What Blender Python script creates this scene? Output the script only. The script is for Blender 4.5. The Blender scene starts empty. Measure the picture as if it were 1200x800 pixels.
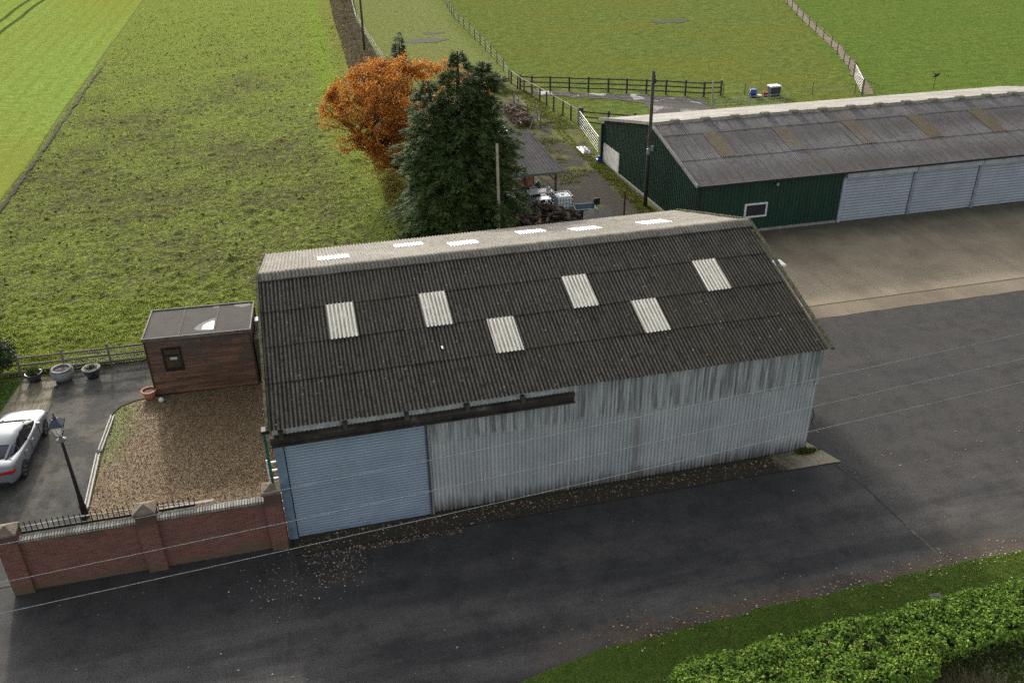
import bpy, math, random
import numpy as np
from mathutils import Vector, Matrix, noise
random.seed(7); rng = np.random.default_rng(7)
R = math.radians
sc = bpy.context.scene
col = sc.collection

# ------------------------------------------------------------------ camera
F_, PITCH, YAW, ROLL = 1043.5, 0.5156, 0.2373, -0.0140
CAM = Vector((1.975, -25.541, 21.759))
cp, sp = math.cos(PITCH), math.sin(PITCH)
fw = Vector((math.sin(YAW) * cp, math.cos(YAW) * cp, -sp))
rt = Vector((math.cos(YAW), -math.sin(YAW), 0))
up = rt.cross(fw)
r2 = math.cos(ROLL) * rt + math.sin(ROLL) * up
u2 = -math.sin(ROLL) * rt + math.cos(ROLL) * up
cd = bpy.data.cameras.new('camera'); co = bpy.data.objects.new('camera', cd); col.objects.link(co)
mw = Matrix((r2, u2, -fw)).transposed().to_4x4(); mw.translation = CAM
co.matrix_world = mw
cd.sensor_fit = 'HORIZONTAL'; cd.sensor_width = 36; cd.lens = F_ * 36 / 1200
cd.clip_end = 3000; cd.clip_start = 0.1
sc.camera = co

# ------------------------------------------------------------------ world, sun, exposure
SUN_EL = 21; SUN_AZ = -8
w = bpy.data.worlds.new('World'); sc.world = w; w.use_nodes = True
nt = w.node_tree
sky = nt.nodes.new('ShaderNodeTexSky'); sky.sky_type = 'NISHITA'; sky.sun_disc = False
sky.sun_elevation = R(SUN_EL); sky.sun_rotation = R(SUN_AZ); sky.dust_density = 4.0; sky.air_density = 1.0; sky.ozone_density = 1.0
bg = nt.nodes['Background']; bg.inputs[1].default_value = 0.15
hs = nt.nodes.new('ShaderNodeHueSaturation'); hs.inputs['Saturation'].default_value = 0.24; hs.inputs['Value'].default_value = 1.15   # thin high cloud greys the blue
nt.links.new(sky.outputs[0], hs.inputs['Color']); nt.links.new(hs.outputs[0], bg.inputs[0])
sd = bpy.data.lights.new('sun', 'SUN'); sd.energy = 2.15; sd.angle = R(2.6); sd.color = (1.0, 0.92, 0.79)
so = bpy.data.objects.new('sun', sd); col.objects.link(so)
sv = Vector((math.sin(R(SUN_AZ)) * math.cos(R(SUN_EL)), math.cos(R(SUN_AZ)) * math.cos(R(SUN_EL)), math.sin(R(SUN_EL))))
so.rotation_euler = sv.to_track_quat('Z', 'Y').to_euler(); so.location = (0, 60, 60)
sc.cycles.use_denoising = False
sc.view_settings.view_transform = 'Standard'; sc.view_settings.look = 'None'
sc.view_settings.exposure = 0.8; sc.view_settings.gamma = 1; sc.view_settings.use_curve_mapping = False

# ------------------------------------------------------------------ node helper
class NB:
    def __init__(s, name, rough=0.85, spec=0.3, metal=0.0):
        s.m = bpy.data.materials.new(name); s.m.use_nodes = True
        s.t = s.m.node_tree; s.b = s.t.nodes['Principled BSDF']
        s.b.inputs['Roughness'].default_value = rough
        s.b.inputs['Specular IOR Level'].default_value = spec
        s.b.inputs['Metallic'].default_value = metal
        g = s.t.nodes.new('ShaderNodeNewGeometry'); s.pos = g.outputs['Position']; s.isl = g.outputs['Random Per Island']; s.nrm = g.outputs['Normal']
        tc = s.t.nodes.new('ShaderNodeTexCoord'); s.obj = tc.outputs['Object']
        s._xyz = None
    def link(s, a, b): s.t.links.new(a, b)
    def inp(s, sock, v):
        if isinstance(v, bpy.types.NodeSocket): s.link(v, sock)
        elif isinstance(v, (tuple, list)) and sock.type == 'RGBA': sock.default_value = tuple(v) + (1,) if len(v) == 3 else v
        else: sock.default_value = v
    def xyz(s):
        if s._xyz is None:
            n = s.t.nodes.new('ShaderNodeSeparateXYZ'); s.link(s.pos, n.inputs[0]); s._xyz = n.outputs
        return s._xyz
    def scale(s, vec, v):
        n = s.t.nodes.new('ShaderNodeVectorMath'); n.operation = 'MULTIPLY'; s.link(vec, n.inputs[0]); n.inputs[1].default_value = v; return n.outputs[0]
    def noise(s, sc_, det=4, rough=0.6, vec=None, dist=0.0):
        n = s.t.nodes.new('ShaderNodeTexNoise'); n.inputs['Scale'].default_value = sc_; n.inputs['Detail'].default_value = det
        n.inputs['Roughness'].default_value = rough; n.inputs['Distortion'].default_value = dist
        s.link(vec or s.pos, n.inputs['Vector']); return n.outputs['Fac']
    def voro(s, sc_, vec=None, out='Distance', feat='F1'):
        n = s.t.nodes.new('ShaderNodeTexVoronoi'); n.feature = feat; n.inputs['Scale'].default_value = sc_; s.link(vec or s.pos, n.inputs['Vector']); return n.outputs[out]
    def white(s, vec):
        n = s.t.nodes.new('ShaderNodeTexWhiteNoise'); n.noise_dimensions = '3D'; s.link(vec, n.inputs['Vector']); return n.outputs['Value']
    def snap(s, vec, v):
        n = s.t.nodes.new('ShaderNodeVectorMath'); n.operation = 'SNAP'; s.link(vec, n.inputs[0]); n.inputs[1].default_value = v; return n.outputs[0]
    def math(s, op, a, b=0.0, c=0.0, clamp=False):
        n = s.t.nodes.new('ShaderNodeMath'); n.operation = op; n.use_clamp = clamp
        s.inp(n.inputs[0], a); s.inp(n.inputs[1], b); s.inp(n.inputs[2], c); return n.outputs[0]
    def rng(s, v, a, b, c=0.0, d=1.0, smooth=False):
        n = s.t.nodes.new('ShaderNodeMapRange'); n.interpolation_type = 'SMOOTHSTEP' if smooth else 'LINEAR'
        s.inp(n.inputs[0], v); n.inputs[1].default_value = a; n.inputs[2].default_value = b; n.inputs[3].default_value = c; n.inputs[4].default_value = d; return n.outputs[0]
    def mix(s, f, a, b, mode='MIX'):
        n = s.t.nodes.new('ShaderNodeMix'); n.data_type = 'RGBA'; n.blend_type = mode
        s.inp(n.inputs[0], f); s.inp(n.inputs[6], a); s.inp(n.inputs[7], b); return n.outputs[2]
    def ramp(s, f, stops):
        n = s.t.nodes.new('ShaderNodeValToRGB'); s.link(f, n.inputs[0]); e = n.color_ramp.elements
        while len(e) < len(stops): e.new(0.5)
        for i, (p_, c) in enumerate(stops): e[i].position = p_; e[i].color = tuple(c) + (1,)
        return n.outputs[0]
    def bump(s, h, st=0.5, dist=0.02):
        n = s.t.nodes.new('ShaderNodeBump'); n.inputs['Strength'].default_value = st; n.inputs['Distance'].default_value = dist
        s.link(h, n.inputs['Height']); s.link(n.outputs[0], s.b.inputs['Normal']); return s
    def color(s, c): s.inp(s.b.inputs['Base Color'], c); return s
    def rough(s, v): s.inp(s.b.inputs['Roughness'], v); return s

def simple(name, c, var=0.25, nscale=3.0, rough=0.8, spec=0.3, metal=0.0, bump=0.0, bscale=30):
    n = NB(name, rough, spec, metal)
    f = n.noise(nscale, 5)
    d = tuple(x * (1 - var) for x in c); l = tuple(min(1, x * (1 + var)) for x in c)
    n.color(n.ramp(f, [(0.3, d), (0.7, l)]))
    if bump: n.bump(n.noise(bscale, 4), 0.5, bump)
    return n.m

def foliage(name, stops, trans=0.35, rough=0.6, spec=0.25):
    """leaf material: each leaf its own tone, lets some light through"""
    n = NB(name, rough, spec)
    c = n.ramp(n.isl, stops)
    big = n.noise(0.9, 3)
    c = n.mix(n.rng(big, 0.35, 0.65, 0.0, 0.35), c, n.mix(1.0, c, (0.6, 0.62, 0.55), 'MULTIPLY'))
    n.color(c)
    tr = n.t.nodes.new('ShaderNodeBsdfTranslucent'); n.link(c, tr.inputs[0])
    mx = n.t.nodes.new('ShaderNodeMixShader'); mx.inputs[0].default_value = trans
    out = n.t.nodes['Material Output']
    n.link(n.b.outputs[0], mx.inputs[1]); n.link(tr.outputs[0], mx.inputs[2]); n.link(mx.outputs[0], out.inputs[0])
    return n.m

# ------------------------------------------------------------------ object helpers
def props(o, label=None, cat=None, group=None, kind=None):
    if label: o['label'] = label
    if cat: o['category'] = cat
    if group: o['group'] = group
    if kind: o['kind'] = kind
    return o
def thing(name, label, cat, loc=(0, 0, 0), rz=0, group=None):
    o = bpy.data.objects.new(name, None); o.empty_display_size = 0.2; col.objects.link(o)
    o.location = loc; o.rotation_euler = (0, 0, rz); return props(o, label, cat, group)
def wloc(o):
    v = Vector(o.location)
    while o.parent: o = o.parent; v += Vector(o.location)
    return v
def mk(name, V, F, mat, parent=None, smooth=False, world=True):
    """one mesh object; V given in world coordinates (or the parent's own if world=False)"""
    me = bpy.data.meshes.new(name)
    V = np.asarray(V, dtype=np.float64).reshape(-1, 3)
    if parent is not None and world: V = V - np.array(wloc(parent))
    if isinstance(F, np.ndarray):
        n, k = F.shape
        me.vertices.add(len(V)); me.vertices.foreach_set('co', V.ravel().astype(np.float32))
        me.loops.add(n * k); me.loops.foreach_set('vertex_index', F.ravel().astype(np.int32))
        me.polygons.add(n); me.polygons.foreach_set('loop_start', np.arange(0, n * k, k, dtype=np.int32))
        me.update(calc_edges=True)
    else:
        me.from_pydata(V.tolist(), [], [tuple(f) for f in F]); me.update()
    if smooth: me.polygons.foreach_set('use_smooth', np.ones(len(me.polygons), dtype=bool))
    me.materials.append(mat)
    o = bpy.data.objects.new(name, me); col.objects.link(o)
    if parent is not None: o.parent = parent
    return o

class MB:
    def __init__(s): s.V = []; s.F = []; s.sm = False
    def add(s, V, F):
        k = len(s.V); s.V += [tuple(v) for v in V]; s.F += [tuple(i + k for i in f) for f in F]; return s
    def box(s, x0, x1, y0, y1, z0, z1):
        V = [(x0, y0, z0), (x1, y0, z0), (x1, y1, z0), (x0, y1, z0), (x0, y0, z1), (x1, y0, z1), (x1, y1, z1), (x0, y1, z1)]
        return s.add(V, [(0, 3, 2, 1), (4, 5, 6, 7), (0, 1, 5, 4), (1, 2, 6, 5), (2, 3, 7, 6), (3, 0, 4, 7)])
    def bevbox(s, x0, x1, y0, y1, z0, z1, b=0.02):
        """box with chamfered upper and vertical edges"""
        def ring(i, z): return [(x0 + i + b, y0 + i, z), (x1 - i - b, y0 + i, z), (x1 - i, y0 + i + b, z), (x1 - i, y1 - i - b, z), (x1 - i - b, y1 - i, z), (x0 + i + b, y1 - i, z), (x0 + i, y1 - i - b, z), (x0 + i, y0 + i + b, z)]
        V = ring(0, z0) + ring(0, z1 - b) + ring(b, z1)
        F = [tuple(range(7, -1, -1)), tuple(range(16, 24))]
        for k in (0, 8):
            for i in range(8): F.append((k + i, k + (i + 1) % 8, k + 8 + (i + 1) % 8, k + 8 + i))
        return s.add(V, F)
    def bar(s, a, b, w, h=None, upv=(0, 0, 1)):
        h = h or w; a = Vector(a); b = Vector(b); d = (b - a).normalized(); u = Vector(upv)
        if abs(d.dot(u)) > 0.95: u = Vector((0, 1, 0))
        sx = d.cross(u).normalized(); sy = sx.cross(d).normalized()
        V = []
        for p in (a, b):
            for i, j in ((-1, -1), (1, -1), (1, 1), (-1, 1)): V.append(p + sx * i * w / 2 + sy * j * h / 2)
        return s.add(V, [(0, 1, 2, 3), (7, 6, 5, 4), (0, 4, 5, 1), (1, 5, 6, 2), (2, 6, 7, 3), (3, 7, 4, 0)])
    def tube(s, pts, rad, n=8, cap=True):
        pts = [Vector(p) for p in pts]; rr = rad if isinstance(rad, (list, tuple)) else [rad] * len(pts)
        k = len(s.V); V = []; ref = Vector((0.13, 0.31, 0.94))
        for i, p in enumerate(pts):
            d = (pts[min(i + 1, len(pts) - 1)] - pts[max(i - 1, 0)]).normalized()
            if abs(d.dot(ref)) > 0.97: ref = Vector((0.9, 0.2, 0.1))
            sx = d.cross(ref).normalized(); sy = d.cross(sx).normalized()
            for j in range(n):
                a = 2 * math.pi * j / n; V.append(p + (sx * math.cos(a) + sy * math.sin(a)) * rr[i])
        F = []
        for i in range(len(pts) - 1):
            for j in range(n): F.append((i * n + j, i * n + (j + 1) % n, (i + 1) * n + (j + 1) % n, (i + 1) * n + j))
        if cap: F.append(tuple(range(n - 1, -1, -1))); F.append(tuple((len(pts) - 1) * n + j for j in range(n)))
        return s.add(V, F)
    def lathe(s, c, prof, n=20):
        V = []; F = []
        for r, z in prof:
            for j in range(n):
                a = 2 * math.pi * j / n; V.append((c[0] + r * math.cos(a), c[1] + r * math.sin(a), c[2] + z))
        for i in range(len(prof) - 1):
            for j in range(n): F.append((i * n + j, i * n + (j + 1) % n, (i + 1) * n + (j + 1) % n, (i + 1) * n + j))
        F.append(tuple(range(n - 1, -1, -1))); F.append(tuple((len(prof) - 1) * n + j for j in range(n)))
        return s.add(V, F)
    def pyramid(s, x0, x1, y0, y1, z0, z1):
        V = [(x0, y0, z0), (x1, y0, z0), (x1, y1, z0), (x0, y1, z0), ((x0 + x1) / 2, (y0 + y1) / 2, z1)]
        return s.add(V, [(0, 3, 2, 1), (0, 1, 4), (1, 2, 4), (2, 3, 4), (3, 0, 4)])
    def prism(s, poly, a, b, f):
        """extrude polygon (2-tuples) between parameter a and b; f(u,v,t)->xyz"""
        n = len(poly); V = [f(u, v, a) for u, v in poly] + [f(u, v, b) for u, v in poly]
        F = [tuple(range(n)), tuple(range(2 * n - 1, n - 1, -1))]
        for i in range(n): F.append((i, n + i, n + (i + 1) % n, (i + 1) % n))
        return s.add(V, F)
    def build(s, name, mat, parent=None, smooth=False, world=True): return mk(name, s.V, s.F, mat, parent, smooth, world)

def poly_sheet(name, pts, z, mat, **kw):
    o = mk(name, [(x, y, z) for x, y in pts], [tuple(range(len(pts)))], mat)
    return props(o, kind='structure')
def wob(a, b, n, amp, seed=0):
    """wobbly line between two points"""
    out = []
    for i in range(n):
        t = i / n; x = a[0] + (b[0] - a[0]) * t; y = a[1] + (b[1] - a[1]) * t
        dx, dy = b[0] - a[0], b[1] - a[1]; L = math.hypot(dx, dy)
        k = amp * noise.noise(Vector((x * 0.7 + seed, y * 0.7, seed * 3.1))) + amp * 0.5 * noise.noise(Vector((x * 2.9, y * 2.9 + seed, 1.7)))
        out.append((x - dy / L * k, y + dx / L * k))
    return out
def wobpoly(pts, amp=0.2, step=0.5, seed=0):
    out = []
    for i in range(len(pts)):
        a, b = pts[i], pts[(i + 1) % len(pts)]
        out += wob(a, b, max(1, int(math.hypot(b[0] - a[0], b[1] - a[1]) / step)), amp, seed)
    return out
def inpoly(P, poly):
    x, y = P[:, 0], P[:, 1]; r = np.zeros(len(P), bool); n = len(poly)
    for i in range(n):
        x0, y0 = poly[i]; x1, y1 = poly[(i + 1) % n]
        c = ((y0 > y) != (y1 > y)) & (x < (x1 - x0) * (y - y0) / ((y1 - y0) + 1e-12) + x0); r ^= c
    return r
def sample_poly(poly, n, xr=None, yr=None):
    xs = [p[0] for p in poly]; ys = [p[1] for p in poly]
    P = np.column_stack([rng.uniform(min(xs), max(xs), n * 3), rng.uniform(min(ys), max(ys), n * 3)])
    return P[inpoly(P, poly)][:n]

def blades(P, h, wd, nb, spread, z0=0.0, lean=0.5):
    """grass: nb triangular blades round each point of P"""
    n = len(P); h = np.broadcast_to(h, (n,))
    Q = np.repeat(P, nb, axis=0); H = np.repeat(h, nb) * rng.uniform(0.5, 1.15, n * nb)
    a = rng.uniform(0, 2 * np.pi, n * nb); off = rng.uniform(0, spread, n * nb)
    bx = Q[:, 0] + np.cos(a) * off; by = Q[:, 1] + np.sin(a) * off
    zz = np.repeat(np.broadcast_to(z0, (n,)), nb)
    b = rng.uniform(0, np.pi, n * nb); ww = wd * rng.uniform(0.6, 1.4, n * nb)
    dx, dy = np.cos(b) * ww, np.sin(b) * ww
    le = lean * H * rng.uniform(0.2, 1, n * nb)
    V = np.empty((n * nb, 3, 3))
    V[:, 0] = np.column_stack([bx - dx, by - dy, zz - 0.01]); V[:, 1] = np.column_stack([bx + dx, by + dy, zz - 0.01])
    V[:, 2] = np.column_stack([bx + np.cos(a) * le, by + np.sin(a) * le, zz + H])
    return V.reshape(-1, 3), np.arange(n * nb * 3).reshape(-1, 3)

def leafquads(C, size, N=None, jit=0.8, asp=0.6, pointy=True):
    """diamond leaves at centres C, facing roughly along N"""
    n = len(C); size = np.broadcast_to(size, (n,))
    D = rng.normal(size=(n, 3))
    if N is not None: D = N + jit * D * 0.6
    D /= np.linalg.norm(D, axis=1)[:, None] + 1e-9
    T = rng.normal(size=(n, 3)); A = np.cross(D, T); A /= np.linalg.norm(A, axis=1)[:, None] + 1e-9; B = np.cross(D, A)
    A = A * size[:, None] * 0.5; B = B * size[:, None] * 0.5 * asp
    if pointy: V = np.stack([C - A, C + B, C + A, C - B], 1)
    else: V = np.stack([C - A - B, C + A - B, C + A + B, C - A + B], 1)
    return V.reshape(-1, 3), np.arange(n * 4).reshape(-1, 4)

# ------------------------------------------------------------------ shared materials
wood_grey = simple('weathered_wood', (0.16, 0.14, 0.115), 0.4, 9, 0.9, 0.2)
wood_dark = simple('dark_wood', (0.07, 0.058, 0.048), 0.4, 6, 0.9, 0.2)
wood_pale = simple('pale_wood', (0.34, 0.30, 0.24), 0.3, 8, 0.85, 0.2)
white_paint = simple('white_paint', (0.62, 0.62, 0.60), 0.15, 6, 0.5)
galv = simple('galvanised_metal', (0.42, 0.44, 0.45), 0.2, 12, 0.4, 0.5, 0.6)
black_metal = simple('black_metal', (0.014, 0.015, 0.016), 0.3, 8, 0.6, 0.3)
glass_dark = simple('dark_glass', (0.02, 0.025, 0.03), 0.2, 2, 0.08, 0.6)
rubber = simple('rubber', (0.02, 0.02, 0.02), 0.2, 8, 0.75, 0.3)
wire_mat = simple('cable_sheath', (0.17, 0.18, 0.185), 0.1, 1, 0.8, 0.2)
mesh_wire = simple('fence_wire', (0.22, 0.22, 0.2), 0.2, 4, 0.6, 0.4, 0.3)

# ------------------------------------------------------------------ THE SETTING
def mat_ground():
    n = NB('meadow_grass', 1.0, 0.0)
    a = n.noise(0.9, 8, 0.7); b = n.noise(0.07, 4, 0.6); c = n.noise(7, 5, 0.75); st = n.noise(0.22, 4, 0.6, n.scale(n.pos, (0.25, 2.2, 1)))
    x, y, _ = n.xyz()
    base = n.ramp(a, [(0.3, (0.064, 0.094, 0.022)), (0.52, (0.122, 0.162, 0.042)), (0.72, (0.2, 0.24, 0.078))])
    base = n.mix(n.rng(b, 0.4, 0.62), base, n.mix(0.5, base, (0.155, 0.15, 0.03)))
    # left paddock paler, right-hand field deeper green
    left = n.rng(n.math('SUBTRACT', n.math('ADD', 24.4, n.math('MULTIPLY', n.math('MAXIMUM', n.math('SUBTRACT', y, 95), 0), 0.09)), x), -1.0, 1.5)
    base = n.mix(n.math('MULTIPLY', left, 0.65), base, (0.215, 0.225, 0.09))
    rightd = n.math('SUBTRACT', x, n.math('ADD', 54.4 - 0.392 * 48.9, n.math('MULTIPLY', y, 0.392)))
    rgt = n.rng(rightd, -0.6, 0.8)
    base = n.mix(n.math('MULTIPLY', rgt, 0.85), base, n.ramp(a, [(0.3, (0.07, 0.118, 0.022)), (0.7, (0.135, 0.205, 0.044))]))
    base = n.mix(n.rng(st, 0.52, 0.68, 0, 0.4), base, (0.175, 0.185, 0.035))
    base = n.mix(n.rng(c, 0.53, 0.66, 0, 0.7), base, (0.05, 0.062, 0.016))
    bl_ = n.noise(1.9, 5, 0.65); base = n.mix(n.rng(bl_, 0.5, 0.64, 0, 0.45), base, (0.065, 0.085, 0.018)); base = n.mix(n.rng(bl_, 0.42, 0.33, 0, 0.4), base, (0.235, 0.235, 0.07))
    near = n.rng(y, 5, -2)
    base = n.mix(near, base, n.ramp(a, [(0.3, (0.05, 0.085, 0.018)), (0.7, (0.09, 0.14, 0.028))]))
    n.color(base)
    hh = n.math('ADD', n.math('MULTIPLY', c, 0.5), a)
    return n.bump(hh, 0.9, 0.22).m
gm = mat_ground()
g = mk('ground', [(-700, -400, -0.02), (700, -400, -0.02), (700, 900, -0.02), (-700, 900, -0.02)], [(0, 1, 2, 3)], gm); props(g, kind='structure')

def heightgrid(name, x0, x1, ys, nx, fh, mat, inside=None):
    xs = np.linspace(x0, x1, nx); ny = len(ys)
    V = np.empty((ny, nx, 3))
    for j, y in enumerate(ys):
        for i, x in enumerate(xs): V[j, i] = (x, y, fh(x, y))
    idx = np.arange(nx * ny).reshape(ny, nx)
    F = np.stack([idx[:-1, :-1], idx[:-1, 1:], idx[1:, 1:], idx[1:, :-1]], -1).reshape(-1, 4)
    if inside is not None:
        cen = V.reshape(-1, 3)[F].mean(1); F = F[inside(cen)]
    o = mk(name, V.reshape(-1, 3), F, mat, smooth=True); props(o, kind='structure'); return o

def field_right(y):   # right edge of the rough field
    return np.interp(y, [14, 28, 37, 60, 70, 84, 98, 125], [10.5, 7.8, 8.0, 8.6, 8.9, 9.5, 9.7, 11.4])
def fh(x, y):
    e = min(1, (y - 14.6) / 0.8)
    if x < -17.6: e *= max(0.0, (x + 18.6))
    k = noise.noise(Vector((x * 1.5, y * 1.6, 0))) * 0.04 + noise.noise(Vector((x * 3.4, y * 3.4, 5))) * 0.07 + noise.noise(Vector((x * 0.35, y * 0.3, 9))) * 0.10
    k += max(0, noise.noise(Vector((x * 0.9, y * 1.0, 21))) - 0.28) * 0.35
    return 0.06 + max(-0.06, k) * max(0, e) * (1 if y < 60 else 0.85)
def mat_rough():
    n = NB('rough_field_soil_grass', 1.0, 0.0)
    x, y, _ = n.xyz()
    a = n.noise(1.5, 8, 0.72); b = n.noise(0.12, 4, 0.6); c = n.noise(6.5, 6, 0.8); d = n.noise(0.5, 5, 0.6)
    soil = n.ramp(c, [(0.3, (0.06, 0.055, 0.028)), (0.7, (0.17, 0.16, 0.085))])
    grass = n.ramp(c, [(0.3, (0.065, 0.085, 0.020)), (0.5, (0.18, 0.225, 0.046)), (0.66, (0.38, 0.43, 0.13))])
    cov = n.math('ADD', n.math('MULTIPLY', a, 0.9), n.math('MULTIPLY', c, 0.9))
    cov = n.math('ADD', cov, n.math('MULTIPLY', n.math('SUBTRACT', b, 0.5), 0.6))
    # greener at the near edge, the right-hand side and far away
    cov = n.math('ADD', cov, n.rng(y, 22, 15, 0, 0.35)); cov = n.math('ADD', cov, n.rng(x, 3.5, 7.5, 0, 0.2)); cov = n.math('ADD', cov, n.rng(y, 50, 110, 0, 0.22))
    f = n.rng(cov, 0.80, 1.02)
    colr = n.mix(f, soil, grass)
    br = n.rng(n.math('ABSOLUTE', n.math('SUBTRACT', x, n.math('ADD', 5.3, n.math('MULTIPLY', n.math('SUBTRACT', y, 60), 0.028)))), 1.2, 0.3, 0, 1)
    br = n.math('MULTIPLY', br, n.rng(y, 50, 62))
    colr = n.mix(n.math('MULTIPLY', n.math('MULTIPLY', br, n.rng(c, 0.35, 0.55, 0.2, 1.0)), 0.5), colr, (0.2, 0.30, 0.04))
    edge = n.math('MULTIPLY', n.rng(x, 7.0, 8.0), n.rng(d, 0.35, 0.6))
    colr = n.mix(n.math('MULTIPLY', edge, 0.6), colr, (0.22, 0.185, 0.06))
    n.color(colr)
    return n.bump(c, 1.0, 0.2).m
ys = []; yy = 14.6
while yy < 139: ys.append(yy); yy += 0.10 + 0.0048 * (yy - 14.6)
heightgrid('rough_field', -18.6, 12.4, ys, 240, fh, mat_rough(), inside=lambda c: c[:, 0] < field_right(c[:, 1]) + 0.3)

def mat_crop():
    n = NB('winter_crop', 1.0, 0.0)
    x, y, _ = n.xyz()
    a = n.noise(1.1, 7, 0.7); b = n.noise(0.05, 3, 0.6, n.scale(n.pos, (1, 0.35, 1))); c = n.noise(9, 4, 0.75)
    drill = n.math('SINE', n.math('MULTIPLY', x, 3.6))
    base = n.ramp(a, [(0.3, (0.14, 0.20, 0.036)), (0.5, (0.205, 0.28, 0.058)), (0.7, (0.28, 0.355, 0.095))])
    base = n.mix(n.rng(b, 0.42, 0.62, 0, 0.7), base, (0.225, 0.225, 0.045))
    base = n.mix(n.rng(c, 0.53, 0.68, 0, 0.55), base, (0.10, 0.125, 0.025)); m2 = n.noise(3.0, 5, 0.7); base = n.mix(n.rng(m2, 0.52, 0.66, 0, 0.4), base, (0.13, 0.16, 0.03))
    base = n.mix(n.rng(n.math('ADD', drill, n.math('MULTIPLY', m2, 1.2)), 0.9, 1.5, 0, 0.2), base, (0.11, 0.15, 0.028))
    for x0 in (-34.4, -36.6, -56.4, -58.6):   # wheel tracks left by the sprayer
        dd = n.math('ABSOLUTE', n.math('SUBTRACT', n.math('ADD', x, n.math('MULTIPLY', n.noise(0.05, 2), 1.2)), x0 + 0.6))
        base = n.mix(n.rng(dd, 0.42, 0.2, 0, 0.85), base, (0.055, 0.06, 0.02))
    n.color(base); return n.bump(n.math('ADD', a, n.math('MULTIPLY', c, 0.6)), 0.8, 0.15).m
crop = mat_crop()
poly_sheet('crop_field', [(-300, -2), (-30, -2), (-18.9, 30)] + wob((-18.75, 34), (-18.9, 300), 60, 0.3, 3) + [(-18.9, 300), (-300, 300)], 0.004, crop)
# shallow dark furrow between crop and rough field
fur = simple('furrow_soil', (0.022, 0.02, 0.013), 0.5, 2.5, 0.95, 0.1, bump=0.1, bscale=8)
L_ = wob((-18.35, 20), (-18.15, 84), 120, 0.18, 5); Rr = [(x + 0.22 + 0.12 * noise.noise(Vector((x, y * 1.7, 3))), y) for x, y in L_]
poly_sheet('furrow', L_ + Rr[::-1], 0.16, fur)

# muddy yard and bare-earth patches
def mat_track():
    n = NB('muddy_gravel_track', 0.95, 0.05)
    a = n.noise(0.8, 7, 0.7); c = n.noise(9, 6, 0.75); b = n.noise(0.35, 5, 0.62)
    earth = n.ramp(c, [(0.3, (0.024, 0.02, 0.016)), (0.7, (0.07, 0.06, 0.047))])
    gr = n.ramp(c, [(0.3, (0.06, 0.065, 0.02)), (0.7, (0.15, 0.16, 0.03))])
    x, y, _ = n.xyz()
    m = n.math('ADD', b, n.rng(y, 34, 44, 0, 0.1)); m = n.math('ADD', m, n.rng(x, 22.3, 24.2, 0, 0.12))
    colr = n.mix(n.rng(n.math('ADD', m, n.math('MULTIPLY', n.math('SUBTRACT', c, 0.5), 0.35)), 0.59, 0.68), earth, gr)
    n.color(colr); n.rough(0.92)
    return n.bump(c, 0.8, 0.06).m
trk = mat_track()
YARD = [(9, 14.2), (24.9, 14.2), (24.9, 22), (24.3, 38), (25.6, 46), (24.6, 56), (23.4, 63), (21.5, 60), (19, 54), (17, 44), (13, 36), (9.6, 30)]
poly_sheet('farm_track', wobpoly(YARD, 0.5, 0.6, 2), 0.012, trk)
def mat_mud():
    n = NB('wet_mud', 0.8, 0.15)
    c = n.noise(5, 6, 0.7); a = n.noise(0.45, 4, 0.55)
    n.color(n.ramp(c, [(0.3, (0.04, 0.034, 0.03)), (0.7, (0.10, 0.088, 0.078))]))
    n.rough(n.rng(a, 0.56, 0.60, 0.9, 0.3)); return n.bump(c, 0.4, 0.05).m
mud = mat_mud()
MUD = [(24.6, 60.3), (30, 57.2), (35, 55.0), (39.8, 52.2), (38.4, 47), (36.5, 45.5), (33.0, 47.2), (33.9, 52.2), (31.5, 54.2), (27.5, 56.5), (24.4, 58.6)]
poly_sheet('mud_patch', wobpoly(MUD, 0.35, 0.4, 4), 0.008, mud)
for (x, y, a, b) in ((19.0, 87.5, 2.6, 1.6), (52.5, 90.5, 2.6, 1.3), (20.6, 92.0, 1.6, 0.7)):
    poly_sheet('mud_patch', wobpoly([(x + a * math.cos(t), y + b * math.sin(t)) for t in np.linspace(0, 6.28, 12)[:-1]], 0.6, 0.3, x), 0.01, simple('bare_earth', (0.045, 0.05, 0.025), 0.5, 3, 0.95, 0.1))

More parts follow.
